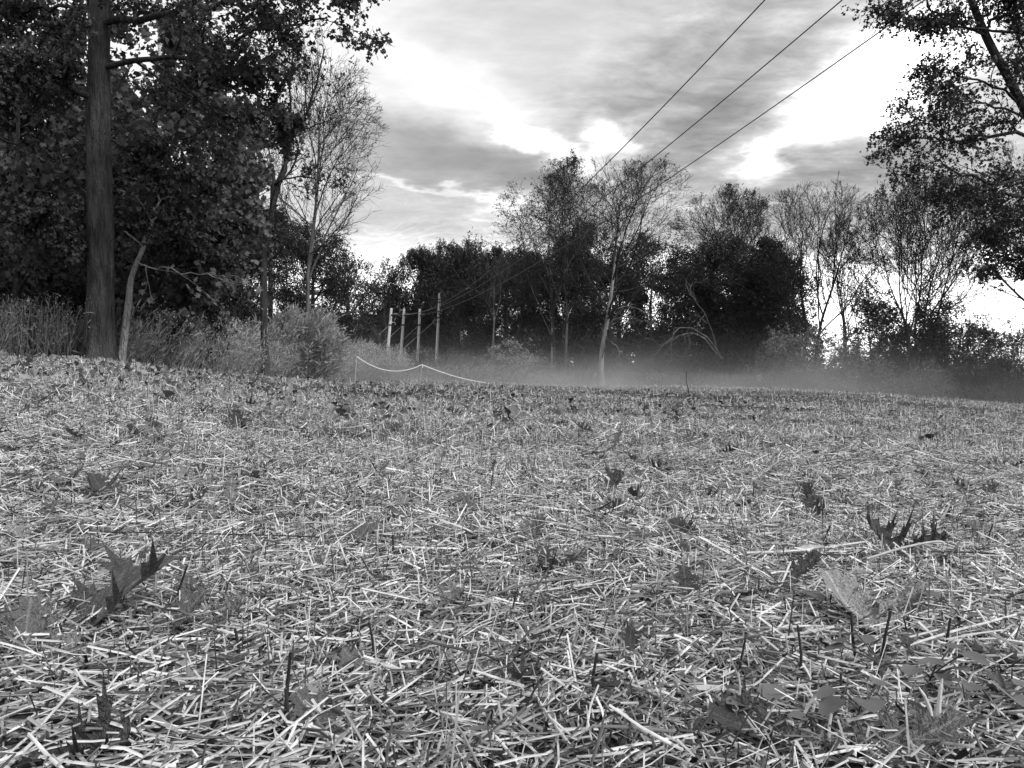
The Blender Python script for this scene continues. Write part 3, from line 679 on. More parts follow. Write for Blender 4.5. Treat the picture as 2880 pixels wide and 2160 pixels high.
for j, (px, dp, cx, cr, rx, ry) in enumerate([(110, 27, 110, 560, 230, 330), (330, 29, 330, 560, 200, 340), (-140, 24, -120, 460, 260, 420), (500, 31, 520, 600, 190, 300), (-60, 32, -30, 620, 200, 300), (620, 34, 640, 700, 120, 210), (210, 36, 220, 700, 250, 220), (440, 38, 440, 720, 220, 210)]):
    kk = dp / F; b_ = gp(px, dp); hh = HC + (ROW0 - (cr - ry)) * kk - b_[2]; lab = 'dark woodland tree deep behind the large oak at left'; gr = 'woodland trees behind the large oak'
    key = 'L%d' % ((j % 2) if px < 480 else 2)
    if key in PROTO: r0_, w0, h0 = PROTO[key]; dup_plant(r0_, tuple(b_), 1.3 * j, (rx * kk / w0, rx * kk / w0, hh / h0), lab, gr); continue
    rt, _e = tree('woodland_tree', lab, 'tree', px, dp, (cx, cr, rx, ry), .22, 820, 100 + j, gr,
         limbs=13, ang=60, bark='bark_dark', lv=(6, 5, 4), leaf=(4.5, .27, 'clump', (.015, .04), .2), up=.2, twig=.01, flatn=.3, limbsplit=False, cen=True, fill=5500 if px < 480 else 1500)
    PROTO[key] = (rt, rx * kk, hh)
rn = np.random.RandomState(77); SHRUB = []
for j in range(13):
    px = -220 + j * 75; dp = rn.uniform(20, 30); rx = rn.uniform(90, 130); top = rn.uniform(760, 850); b_ = gp(px, dp); kk = dp / F; hh = HC + (ROW0 - top) * kk - b_[2]
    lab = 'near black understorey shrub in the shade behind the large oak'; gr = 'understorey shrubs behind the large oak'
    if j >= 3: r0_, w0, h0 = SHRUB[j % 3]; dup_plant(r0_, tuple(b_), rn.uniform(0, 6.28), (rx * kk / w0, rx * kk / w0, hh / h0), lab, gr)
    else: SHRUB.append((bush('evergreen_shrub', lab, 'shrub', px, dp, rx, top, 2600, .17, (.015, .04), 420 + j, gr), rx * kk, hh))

# --- right foreground oak reaching in from outside the picture
limb_tree('oak_tree', 'large oak reaching in from the right edge with ragged dark leaves', 3080, 17, [(3060, 800, 17), (3030, 560, 17), (2960, 420, 16.8), (2890, 330, 16.6), (2830, 220, 16.4), (2770, 110, 16.2), (2715, -30, 16), (2680, -180, 16)], .115,
  [([(2960, 390, 16.8), (2860, 378, 16.4), (2740, 392, 16), (2660, 400, 15.8), (2600, 390, 15.6), (2530, 400, 15.4)], .075),
   ([(2870, 290, 16.6), (2800, 250, 16.2), (2700, 220, 16), (2650, 200, 15.8), (2610, 225, 15.6)], .05),
   ([(2900, 350, 16.6), (2800, 300, 16.2), (2700, 290, 16), (2640, 320, 15.7), (2590, 335, 15.5)], .045),
   ([(2880, 92, 16), (2790, 85, 16), (2700, 80, 16), (2640, 65, 15.8), (2570, 66, 15.6), (2520, 40, 15.5)], .05),
   ([(2780, 120, 16.2), (2700, 66, 16), (2620, 40, 15.9), (2590, -10, 15.8), (2540, -60, 15.7)], .05),
   ([(2760, 90, 16.2), (2820, 20, 16), (2850, -80, 16)], .06),
   ([(3000, 520, 17), (2900, 500, 16.6), (2800, 520, 16.3), (2700, 490, 16), (2640, 460, 15.8), (2570, 480, 15.6)], .06),
   ([(3020, 580, 17), (2900, 560, 16.8), (2820, 540, 16.5), (2740, 540, 16.2), (2680, 560, 16)], .07),
   ([(3050, 700, 17), (2950, 680, 16.8), (2850, 640, 16.5), (2780, 640, 16.3)], .05),
   ([(3050, 760, 17), (2960, 770, 16.8), (2880, 740, 16.6), (2800, 750, 16.4)], .05),
   ([(2960, 420, 16.8), (3000, 250, 16.8), (2980, 100, 16.8), (2940, -60, 16.8)], .09),
   ([(2880, 320, 16.6), (2900, 200, 16.4), (2860, 100, 16.2), (2840, -20, 16)], .06)],
  8, 'bark_dark', (3, .085, 'oak', (.015, .04), .08), rk=.62, lv=((10, 48, .33), (7, 45, .45), (5, 42, .5)), droop=-.05)
tree('leafy_tree', 'dark leafed tree mass low behind the oak at the right edge', 'tree', 3010, 26, (2890, 640, 260, 190), .14, 880, 130, limbs=16, ang=50, bark='bark_dark', lv=(8, 6, 4), leaf=(2.0, .12, 'quad', DARK, .1), up=.3, twig=.007)

# --- far mass of scrub on the ground under the woods, tall weeds, low brush
def scatter(n, rs, pr, dr):
    """random ground points with photo px in pr and depth in dr"""
    px = rs.uniform(*pr, n); d = np.sqrt(rs.uniform(dr[0] ** 2, dr[1] ** 2, n)); x = (px - 1440) / F * d
    return np.stack([x, d, gz(x, d)], 1)
def weeds(name, label, P, h, lean, tone, seed, lsize=.05, per=14, wid=.004, plume=True):
    rs = np.random.RandomState(seed); N = len(P); a = Mesh()
    Dd = np.stack([rs.normal(lean, .18, N), rs.normal(0, .18, N), np.ones(N)], 1); L = h * rs.uniform(.5, 1.15, N)
    Q = grow(rs, P, Dd, L, 4, .06, (lean * .6, 0, -.1)); rr = wid * np.linspace(1.3, .6, 4)[None] * np.ones((N, 1))
    tn = rs.uniform(tone[0], tone[1], N)
    tubes(a, Q, rr, 3, tone=tn, roof=True)
    pos = along(rs, Q, per, .12, .03 + .02 * lsize / .05)
    h_ = len(pos) // 2; rs.shuffle(pos)
    put_leaves(a, rs, pos[:h_], lsize * rs.uniform(.5, 1.3, h_), 'quad', (lean, 0, .2), None, tone)
    put_leaves(a, rs, pos[h_:], lsize * 4 * rs.uniform(.5, 1.3, len(pos) - h_), 'blade', (lean * 1.2, 0, .9), None, tone, .5)
    if plume:
        pos = (Q[:, -1][:, None] + rs.normal(0, 1, (N, 7, 3)) * [.035, .035, .06]).reshape(-1, 3)
        put_leaves(a, rs, pos, lsize * .7 * rs.uniform(.5, 1.2, len(pos)), 'quad', (lean, 0, 1), None, (tone[0] * 1.2, tone[1] * 1.5))
    return tag(a.build(name, M['foliage']), label, kind='stuff')
rs = np.random.RandomState(21)
def beyond(P, lo, hi):
    a = np.arctan2(P[:, 0], P[:, 1]); r = np.hypot(P[:, 0], P[:, 1]); e = np.interp(a, _az, _r); return P[(r > e + lo) & (r < e + hi)]
P = beyond(scatter(30000, rs, (-150, 1120), (10, 42)), .2, 6); P = P[rs.rand(len(P)) < np.clip(1.6 - (np.hypot(P[:, 0], P[:, 1]) - 12) / 60, .5, 1)]
sh = P[:, 0] / P[:, 1] < (330 - 1440) / F
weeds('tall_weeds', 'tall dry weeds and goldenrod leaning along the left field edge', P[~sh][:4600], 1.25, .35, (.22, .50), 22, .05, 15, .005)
weeds('sparse_weeds', 'sparse thin stemmed weeds in the shade round the foot of the large oak', P[sh][:620], 1.15, .08, (.07, .2), 29, .045, 7, .005)  # shade under the oak is put into these weeds as a darker tone
P = beyond(scatter(9000, rs, (380, 1100), (14, 46)), 2.0, 9)
weeds('tall_weeds', 'pale tall weed bank rising behind the left field edge', P[:2200], 1.7, .3, (.22, .46), 23, .08, 14, .006)
P = beyond(scatter(7000, rs, (1000, 3100), (36, 66)), 1.0, 14)
weeds('low_brush', 'low misty brush and weeds along the far field edge', P[:2600], .75, .15, (.09, .24), 24, .11, 9, .010)
P = beyond(scatter(9000, rs, (500, 3200), (40, 100)), 6, 50)
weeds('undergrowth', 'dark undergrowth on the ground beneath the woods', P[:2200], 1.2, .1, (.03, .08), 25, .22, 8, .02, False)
P = beyond(scatter(5000, rs, (-400, 800), (12, 45)), 3, 25)
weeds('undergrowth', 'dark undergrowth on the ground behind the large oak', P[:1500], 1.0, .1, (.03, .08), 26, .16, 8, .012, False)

# ================================================================== POLES, WIRES, ROPE
def lathe(acc, p, axis, prof, k=10, tone=.1):
    axis = norm(np.array(axis, float)); P = np.array([np.array(p) + axis * h for h, r in prof]); tubes(acc, P, np.array([r for h, r in prof]), k, tone, True)
POLES = [((1085, 1020, 70), (1101, 868), (1118, 880), 'leftmost of the four weathered leaning poles standing in the mist'),
         ((1124, 1008, 73), (1137, 869), (1153, 877), 'second from left of the four weathered poles in the mist'),
         ((1174, 1002, 75), (1181, 870), (1200, 877), 'third from left of the four weathered poles in the mist'),
         ((1226, 1010, 73), (1237, 826), None, 'tallest and rightmost of the four weathered poles in the mist')]
WIRE_START = []
guy = [(1030, 970), (1049, 992), (1064, 1020), (1130, 985)]
for i, ((bx, br, dp), (tx, trw), ins, lab) in enumerate(POLES):
    b = gp(bx - 2, dp); root = empty('utility_pole', tuple(b), lab, 'pole', 'leaning poles in the mist')
    top = at(tx, trw, dp); bot = b - [0, 0, .6]
    a = Mesh(); T = np.linspace(bot, top, 12); tubes(a, T, np.linspace(.155, .115, 12), 14)
    cap = T[-1]; ax = norm(top - bot); tubes(a, np.array([cap, cap + ax * .03, cap + ax * .031]), np.array([.115, .09, .001]), 14); a.build('shaft', M['pole'], root)
    if ins:
        e = at(ins[0], ins[1], dp) ; q = top + (bot - top) * (.62 / np.linalg.norm(bot - top)); dr = norm(np.array([.55, -1, .02]))
        q0 = q + dr * .10
        a = Mesh(); lathe(a, q0, dr, [(0, .001), (0, .05), (.12, .05), (.12, .02), (.3, .02)], 8); a.build('eye_bolt', M['dark_metal'], root)
        a = Mesh(); prof = []
        for s_ in range(5): prof += [(.3 + s_ * .14, .03), (.32 + s_ * .14, .13), (.36 + s_ * .14, .12), (.38 + s_ * .14, .04)]
        lathe(a, q0, dr, prof, 10); a.build('insulator', M['insulator'], root)
        q1 = q0 + dr * 1.0; a = Mesh(); lathe(a, q1, dr, [(0, .03), (.05, .045), (.35, .04), (.4, .01)], 8); a.build('wire_clamp', M['guard'], root); WIRE_START.append(q1 + dr * .38)
        g0 = q + (bot - top) * .13
    else: g0 = top + (bot - top) * .27; WIRE_START.append(None)
    gx, gr = guy[i]; ge = at(gx, gr, dp - 4); ge[2] = min(ge[2], 6)
    gd = ge - g0; gend = g0 + gd * ((g0[2] - gz(ge[0], ge[1])) / max(g0[2] - ge[2], .1)); 
    a = Mesh(); tubes(a, np.linspace(g0, gend, 6), np.full(6, .030), 5); a.build('guy_wire', M['guard'], root)
    a = Mesh(); c0 = g0; tubes(a, np.array([c0 - ax * .07, c0 + ax * .07]), np.array([.16, .16]), 14); a.build('guy_band', M['dark_metal'], root)
    if i == 3:
        for hgt in (.07, .2):
            c0 = top + (bot - top) * hgt; a = Mesh(); tubes(a, np.array([c0 - ax * .03, c0 + ax * .03]), np.array([.135, .135]), 14); a.build('band', M['dark_metal'], root)
WF = [((37.3, 5.5), (23.3, 6.7), (15, 7.7), (.331,), 'leftmost of the three overhead wires crossing the sky'),
      None, None]
OBS = [[(1693, 471), (2155, 0), (1380, 762)], [(1816, 462), (2370, 0)], [(2080, 371), (2579, 14), (1881, 501)]]
LABW = ['leftmost of the three black overhead wires crossing the sky', 'middle one of the three black overhead wires crossing the sky', 'rightmost of the three black overhead wires, passing behind the oak leaves']
slope = -.2695
for i in range(3):
    s0 = WIRE_START[i]; xs_, zs_ = [s0[1]], [s0[2]]
    for px, row in OBS[i]:
        u = (px - 1440) / F; Yy = (s0[0] - slope * s0[1]) / (u - slope); xs_.append(Yy); zs_.append(HC + (ROW0 - row) / F * Yy)
    cf = np.polyfit(xs_, zs_, 2, w=[3] + [1] * (len(xs_) - 1)); yy = np.linspace(s0[1], -12, 70)
    zz = np.polyval(cf, yy); zz += (s0[2] - zz[0]) * np.clip((yy - 45) / 30, 0, 1)
    Pw = np.stack([s0[0] + slope * (yy - s0[1]), yy, zz], 1)
    a = Mesh(); tubes(a, Pw, np.interp(yy, [0, 15, 75], [.010, .012, .022]), 6)
    tag(a.build('power_line', M['dark_metal']), LABW[i], 'wire', 'overhead wires')

def stake(px0, r0_, px1, r1_, dp, lab, r=.022):
    top = at(px0, r0_, dp); b = gp(px1, dp); root = empty('rope_stake', tuple(b), lab, 'stake', 'stakes holding the rope')
    a = Mesh(); T = np.linspace(b - [0, 0, .1], top, 5); tubes(a, T, np.full(5, r), 6); tubes(a, np.array([top, top + [0, 0, .004]]), np.array([r, .001]), 6); a.build('shaft', M['stake'], root)
    return top, root
t1_, r1 = stake(1003, 1003, 997, 1078, 31.5, 'left stake of the sagging pale rope, by the brush mound', .027)
t2_, r2 = stake(1186, 1026, 1180, 1078, 32, 'middle stake of the sagging pale rope below the third pole', .020)
a = Mesh(); tubes(a, np.array([t2_ + [.02, -.02, .03], t2_ + [.03, -.02, -.12]]), np.array([.028, .03]), 5); a.build('tape_tail', M['rope'], r2)
end = at(1410, 1080, 36); end[2] = gz(end[0], end[1]) + .02
def sag(p, q, s_, n=26):
    t = np.linspace(0, 1, n)[:, None]; P = p * (1 - t) + q * t; P[:, 2:] -= s_ * 4 * t * (1 - t); return P
seg2 = sag(t2_, end, .16)
a = Mesh(); tubes(a, np.concatenate([sag(t1_, t2_, .42), seg2[1:]]), np.full(51, .029), 6)
tag(a.build('rope', M['rope']), 'thin pale rope sagging between two stakes and down to the ground', 'rope')
sb = np.array([*on_ground(1940, 1118), 0]); sb[2] = gz(sb[0], sb[1]) - .02
dps = sb[1]; st_top = at(1932, 1045, dps)
a = Mesh(); tubes(a, spline([sb, at(1936, 1095, dps), at(1930, 1070, dps), st_top], 10), np.linspace(.006, .003, 10) * max(1, dps / 9), 5, tone=.03)
tag(a.build('bare_stalk', M['mulch'], origin=tuple(sb)), 'lone thin dark stalk standing upright near the far field edge', 'stalk')

# ================================================================== FIELD: STRAW, STUBBLE, LEAVES
def band(n, rs, y0, y1, margin=.45):
    y = np.sqrt(rs.uniform(y0 ** 2, y1 ** 2, n)); x = rs.uniform(-1, 1, n) * (.69 * y + margin)
    return x, y
def straw(acc, rs, x, y, length, width, zoff, tilt, tone, prism=False, bend=0.0, azb=None, upright=False):
    N = len(x); th = rs.uniform(0, 2 * np.pi, N)
    if azb is not None: th = azb + rs.normal(0, .75, N)
    if upright:
        tl = rs.normal(0, tilt, N); d = np.stack([np.sin(tl) * np.cos(th), np.sin(tl) * np.sin(th), np.cos(tl)], 1)
        c = np.stack([x, y, gz(x, y) + zoff], 1); P0 = c; P1 = c + d * length[:, None]
    else:
        tl = rs.normal(0, tilt, N); d = np.stack([np.cos(th) * np.cos(tl), np.sin(th) * np.cos(tl), np.sin(tl)], 1)
        c = np.stack([x, y, gz(x, y) + zoff + np.abs(d[:, 2]) * length * .35], 1); P0 = c - d * length[:, None] / 2; P1 = c + d * length[:, None] / 2
    if prism == 'roof':
        tubes(acc, np.stack([P0, P1], 1), width[:, None] * .5 * np.array([[1, .85]]), 3, tone=np.asarray(tone), smooth=True, roof=True)
    elif prism:
        mid = (P0 + P1) / 2 + rs.normal(0, 1, (N, 3)) * (length * bend)[:, None]
        P = np.stack([P0, mid, P1], 1); tubes(acc, P, width[:, None] * .5 * np.array([[1, .95, .8]]), 3, tone=np.asarray(tone), smooth=True, roof=True)
    else:
        up = np.where(rs.rand(N)[:, None] < .5, [[0, 0, 1.]], rs.normal(size=(N, 3)))
        s = norm(np.cross(d, up)) * (width / 2)[:, None]
        V = np.stack([P0 - s, P0 + s, P1 + s * .6, P1 - s * .6], 1); acc.add(V, np.arange(N * 4).reshape(N, 4), np.repeat(tone, 4))
def stones(rs, n, a=.65, b=.95): # bleached straw; darker shares put the contrast of shaded gaps into the tone
    t = rs.uniform(a, b, n); k = rs.rand(n); t[k < .42] *= rs.uniform(.2, .6, (k < .42).sum()); t[k > .86] *= .10; return t
rs = np.random.RandomState(101)
sA = Mesh()
for (y0, y1, n, wl, ww) in [(.42, 1.5, 34000, .036, .0022), (1.5, 3.0, 58000, .036, .0027)]:
    x, y = band(n, rs, y0, y1); L = wl * np.minimum(rs.lognormal(0, .55, n), 3.6); 
    straw(sA, rs, x, y, L, ww * .82 * rs.uniform(.4, 1.8, n) ** 1.2, rs.uniform(.0, .028, n) * rs.uniform(.3, 1, n),   .20, stones(rs, n), True if y1 < 2 else 'roof', .03, azb=np.where(rs.rand(n) < .5, rs.uniform(-3, 3, n), 0.1 + 1.2 * np.sin(x * 3 + y * 2)))
x, y = band(30000, rs, .42, 2.6); n = len(x)        # chaff under the straw, tone lowered to paint in the shade beneath
straw(sA, rs, x, y, rs.uniform(.012, .04, n), rs.uniform(.002, .006, n), rs.uniform(0, .012, n), .35, stones(rs, n, .12, .38), False)
x, y = band(46000, rs, .42, 3.0); n = len(x)        # short broken bits lying on top
straw(sA, rs, x, y, rs.uniform(.006, .030, n), rs.uniform(.0010, .0032, n), rs.uniform(.004, .03, n), .5, stones(rs, n, .35, .9), 'roof', .04)
for (y0, y1, n, wl, ww) in [(2.9, 5.5, 80000, .034, .0041), (5.5, 9, 50000, .040, .0066), (9, 16, 34000, .055, .010), (16, 30, 22000, .07, .019), (30, 52, 10000, .10, .034)]:
    x, y = band(n, rs, y0, y1); L = wl * np.minimum(rs.lognormal(0, .45, n), 2.6)
    straw(sA, rs, x, y, L, ww * rs.uniform(.5, 1.3, n), rs.uniform(.0, .035, n), .32, stones(rs, n, .50, .85))
tag(sA.build('straw', M['straw']), 'cut straw lying in a mat over the whole field', kind='stuff')
sB = Mesh()
for (y0, y1, n, wl, ww, pr) in [(.5, 3, 22000, .030, .0020, 'roof'), (3, 6, 30000, .036, .0036, False), (6, 11, 26000, .045, .0055, False), (11, 20, 18000, .06, .011, False), (20, 34, 16000, .07, .018, False), (34, 54, 9000, .08, .03, False)]:
    x, y = band(n, rs, y0, y1); k = np.sin(x * 1.9 + y) + np.sin(y * 2.3 - x * .7) + rs.normal(0, .8, n) > -.6; x, y = x[k], y[k]; n = len(x)
    t = stones(rs, n, .5, .95); kd = rs.rand(n) < (.30 if y1 < 12 else .16 if y1 < 25 else .05); t[kd] = rs.uniform(.03, .10, kd.sum())
    straw(sB, rs, x, y, wl * rs.lognormal(0, .4, n), ww * rs.uniform(.5, 1.2, n), -.005, .45, t, pr, .02, upright=True)
tag(sB.build('stubble', M['straw']), 'short upright stubble standing through the cut straw', kind='stuff')
sC = Mesh()       # fresh grass, more to the left middle distance and the far right
for (y0, y1, n, wl, ww) in [(1.0, 3, 5000, .04, .0022), (3, 7, 16000, .045, .0036), (7, 15, 12000, .05, .009), (15, 50, 16000, .055, .02)]:
    x, y = band(n, rs, y0, y1)
    wgt = np.sin(x * .8 + 1) * np.sin(y * .7) + .5 * (x / y > .25) + rs.normal(0, .3, n); k = wgt > .35; x, y = x[k], y[k]; n = len(x)
    straw(sC, rs, x, y, wl * rs.uniform(.5, 1.4, n), ww * rs.uniform(.5, 1.2, n), 0, .45, rs.uniform(.35, .85, n) * (1 if y1 < 8 else .75), upright=True)
tag(sC.build('grass', M['straw']), 'short new grass growing through the straw', kind='stuff')

# broad dry blades in the foreground
rs = np.random.RandomState(55)
sD = Mesh(); n = 1500; x, y = band(n, rs, .5, 3.2)
th = rs.normal(.1, .9, n); L = rs.uniform(.02, .08, n); d = np.stack([np.cos(th), np.sin(th), rs.normal(.05, .25, n)], 1)
P0 = np.stack([x, y, gz(x, y) + rs.uniform(.005, .03, n)], 1); Q = grow(rs, P0, d, L, 6, .12, (0, 0, -.15))
sd = norm(np.cross(norm(Q[:, -1] - Q[:, 0]), rs.normal(0, .5, (n, 3)) + [0, 0, 1])); wv_ = rs.uniform(.0012, .0038, n)[:, None] * np.array([[.5, .9, 1, .95, .7, .15]])
V = np.concatenate([Q - sd[:, None] * wv_[..., None], Q + sd[:, None] * wv_[..., None]], 1)
j = np.arange(5); f1 = np.stack([j, j + 1, j + 7, j + 6], 1); f = (f1[None] + (np.arange(n) * 12)[:, None, None]).reshape(-1, 4)
sD.add(V, f, np.repeat(rs.uniform(.18, .55, n), 12), smooth=True)
tag(sD.build('dry_blades', M['straw']), 'broad papery dry blades among the foreground straw', kind='stuff')

# ---- oak leaves on the ground
def oak_leaf_mesh(rs, curl, twist, tone, nl=4, fold=.3, width=1.0):
    """lobed leaf of unit length, base at the origin, midrib along +Y"""
    V, Fc, UV = [], [], []
    st = np.linspace(.10, .86, nl * 2 + 1); sinus = .085 * width
    def vid(x_, y_): V.append([x_, y_, 0]); UV.append([x_, y_]); return len(V) - 1
    mid = [vid(0, s_) for s_ in np.concatenate([[0.02], st, [1.0]])]
    for side in (-1, 1):
        sin_ = []
        for i_, s_ in enumerate(st[::2]): sin_.append(vid(side * (sinus * rs.uniform(.8, 1.3) + .02), s_ + .0))
        base = mid[0]; Fc.append((base, mid[1], sin_[0]))
        for i_ in range(nl):
            y0, y1 = st[2 * i_], st[2 * i_ + 2]; w_ = width * (.34, .47, .42, .30)[min(i_, 3)] * rs.uniform(.8, 1.15) * side; fw = .045 + .025 * i_
            m0, m1, m2 = mid[1 + 2 * i_], mid[2 + 2 * i_], mid[3 + 2 * i_]; s0, s1 = sin_[i_], sin_[i_ + 1]
            yc = (y0 + y1) / 2 - .015; c = vid(w_ * .4, yc + .03)
            ring = [s0, vid(w_ * .5, yc - .03), vid(w_ * .80, yc - .03 + fw * .1), vid(w_ * .70, yc + fw * .3), vid(w_ * 1.0, yc + fw * .9), vid(w_ * .62, yc + fw * .55 + .03),
                    vid(w_ * .66, yc + fw * 1.15 + .04), vid(w_ * .42, yc + fw * .45 + .045), s1]
            Fc += [(m0, m1, s0), (m1, m2, s1), (m1, s1, s0), (s0, s1, c)] + [(c, ring[z_], ring[z_ + 1]) for z_ in range(8)]
        Fc += [(mid[-2], mid[-1], sin_[-1])]
        t_ = vid(side * .14 * width, .98); Fc.append((sin_[-1], mid[-1], t_))
    V = np.array(V); UV = np.array(UV)
    Fc = [f_ if (V[f_[1]] - V[f_[0]])[0] * (V[f_[2]] - V[f_[0]])[1] - (V[f_[1]] - V[f_[0]])[1] * (V[f_[2]] - V[f_[0]])[0] > 0 else (f_[0], f_[2], f_[1]) for f_ in Fc]
    cw = .55 / max(curl, .05)
    x_, y_ = V[:, 0], V[:, 1] - .5
    z = fold * np.abs(x_) * (1 if rs.rand() < .5 else .6)
    z = z + curl * (x_ ** 2) * 1.6 * np.sign(rs.rand() - .2) + twist * x_ * y_ + rs.uniform(.2, .9) * curl * y_ ** 2 + .015 * np.sin(9 * x_ + rs.uniform(0, 6)) + .025 * np.sin(8 * y_ + rs.uniform(0, 6))
    V[:, 2] = z; V[:, 0] *= 1 / np.sqrt(1 + (curl * x_ * 1.6) ** 2)
    # petiole
    acc = Mesh(); acc.add(V, np.array(Fc), tone, UV, smooth=True)
    p0 = V[mid[0]]; tubes(acc, np.array([p0 + [0, .03, 0], p0 + [0, -.06, -.01], p0 + [.02, -.16, .02 * curl]]), np.array([.008, .007, .009]), 4, tone * .8)
    return acc
rs = np.random.RandomState(606)
LM = []
for i in range(14):
    t_ = [.10, .17, .26, .07, .32, .14, .21][i % 7]
    LM.append(oak_leaf_mesh(rs, [.3, .7, 1.1, 1.5][i % 4], rs.uniform(-.7, .7), t_, 4 if i % 3 == 1 else 3, rs.uniform(-.2, .3), rs.uniform(.85, 1.15)).data('fallen_leaf', M['leaf_ground']))
from mathutils import Euler
LM.append(oak_leaf_mesh(np.random.RandomState(4), .35, .25, .085, 3, .12, 1.25).data('fallen_leaf', M['leaf_ground']))
def put_leaf(px, row, size, var, rot, lift, label=None, group=None, xy=None):
    x_, y_ = xy if xy is not None else on_ground(px, row)
    o = bpy.data.objects.new('fallen_leaf', LM[var]); C.objects.link(o)
    o.rotation_euler = rot; o.scale = (size,) * 3
    z = float(gz(x_, y_)); c = Euler(rot).to_matrix() @ __import__('mathutils').Vector((0, .5 * size, 0))
    o.location = (x_ - c.x, y_ - c.y, z + lift - c.z)
    return tag(o, label, 'leaf', group)
UNI = [(300, 1790, .27, 14, (.8, -.15, -.8), .035, 'largest dark lobed oak leaf lying tilted in the left foreground'),
       (70, 1850, .13, 1, (.9, .3, .6), .03, 'grey pointed leaf at the left edge below the largest leaf'),
       (60, 1540, .10, 4, (.5, .1, 1.2), .02, 'pale leaf among straw at the left edge above the largest leaf'),
       (225, 2150, .11, 3, (.2, .5, -1.1), .005, 'black folded leaf at the bottom left of the picture'),
       (895, 2100, .11, 5, (.5, -.2, .8), .02, 'smooth grey leaf at the bottom left of centre'),
       (525, 1725, .065, 6, (1.3, .1, .3), .03, 'small upright grey leaf just right of the largest dark leaf'),
       (1500, 1530, .11, 1, (1.0, .2, -.5), .03, 'grey lobed leaf standing on edge near the centre'),
       (1540, 1610, .09, 4, (.4, .9, .9), .03, 'pale curled leaf over a dark one near the centre'),
       (1550, 1640, .10, 3, (.3, -.2, 2.2), .015, 'dark leaf beneath the pale curled one near the centre'),
       (1725, 1395, .14, 3, (.8, .1, -.6), .03, 'dark curled oak leaf right of the centre'),
       (1850, 1340, .15, 7, (.5, .1, .9), .03, 'dark spread oak leaf right of the centre, farther than the curled one'),
       (1310, 1440, .10, 5, (.9, -.2, .4), .02, 'rounded grey leaf left of the centre'),
       (1860, 1450, .13, 2, (.5, .3, -1.3), .02, 'pale grey oak leaf below the dark spread one'),
       (1920, 1580, .09, 4, (.2, 1.1, .4), .03, 'bright folded leaf right of the centre'),
       (1920, 1530, .11, 10, (.7, -.3, .2), .02, 'dark leaf behind the bright folded one'),
       (2400, 1770, .19, 4, (.7, .2, .35), .035, 'big pale curled oak leaf in the right foreground'),
       (2520, 1740, .12, 2, (.3, .5, -1.5), .03, 'grey blade like leaf just right of the big pale curled one'),
       (2500, 1575, .17, 3, (.6, -.1, .2), .03, 'black upright leaf cluster behind the big pale curled one'),
       (2270, 1450, .13, 10, (.6, .2, -1.1), .02, 'dark pointed leaf at the middle right'),
       (2120, 2120, .12, 10, (.3, -.4, 1.4), .02, 'dark leaf at the bottom right of centre'),
       (2560, 2150, .16, 5, (.35, .2, -1.4), .02, 'grey wide leaf at the bottom edge on the right'),
       (2820, 1900, .12, 4, (.3, .3, 1.0), .02, 'pale torn leaf at the right edge of the foreground'),
       (2860, 2010, .11, 0, (.5, .2, .2), .02, 'dark curled leaf at the lower right edge'),
       (660, 1218, .16, 3, (.9, .1, .3), .05, 'black curled leaf clump at the left middle distance'),
       (1218, 1262, .12, 4, (.5, .8, .5), .04, 'white curled leaf left of centre in the middle distance'),
       (1440, 1212, .14, 4, (.3, .2, 1.4), .03, 'bright arched leaf beyond the white curled one'),
       (190, 1385, .14, 1, (.7, -.2, -.4), .03, 'grey oak leaf on the straw at the left'),
       (280, 1410, .15, 10, (.5, .2, .9), .03, 'dark oak leaf touching the grey one at the left'),
       (880, 1450, .13, 5, (.4, .3, 1.1), .02, 'flat dark leaf left of the rounded grey leaf'),
       (1010, 1560, .11, 12, (.9, .2, -.3), .03, 'pale bent leaf between the largest dark leaf and the centre')]
for u in UNI: put_leaf(u[0], u[1], u[2] * .68, u[3], (u[4][0] * .65, u[4][1] * .7, u[4][2]), u[5] * .8, u[6])
n_ = 0
while n_ < 265:
    y_ = np.sqrt(rs.uniform(.7 ** 2, 6.2 ** 2)) if n_ > 80 else rs.uniform(.75, 2.8); x_ = rs.uniform(-.68, .68) * y_
    if y_ > 3 and rs.rand() > .35 + .65 * (x_ < y_ * .1): continue
    s_ = rs.uniform(.03, .075) + .012 * max(0, y_ - 2)
    put_leaf(0, 0, s_, rs.randint(14), (rs.normal(0, .45), rs.normal(0, .45), rs.uniform(0, 6.28)), rs.uniform(.01, .035), 'small dry fallen leaf lying loose among the cut straw', 'small fallen leaves on the straw', (x_, y_))
    n_ += 1
# the mass of leaves under the left trees and beyond
lit = Mesh(); n = 60000
x, y = band(n, rs, 2.6, 34); a_ = x / y
dens = np.clip(.95 - (a_ + .25) * 1.3, .09, 1) * np.clip((y - 2) / 5, .10, 1); dens *= np.clip(.55 + .5 * np.sin(x * 1.3) * np.sin(y * .9), .2, 1)
k = rs.rand(n) < dens; x, y = x[k], y[k]; P = np.stack([x, y, gz(x, y) + rs.uniform(.0, .025, len(x))], 1)
put_leaves(lit, rs, P, rs.uniform(.05, .105, len(P)), 'oak_lite', (0, 0, .1), (0, 0, 1.1), (.025, .33), 1.0)
tag(lit.build('leaf_litter', M['litter']), 'dry fallen oak leaves strewn thickly below the trees at left', kind='stuff')

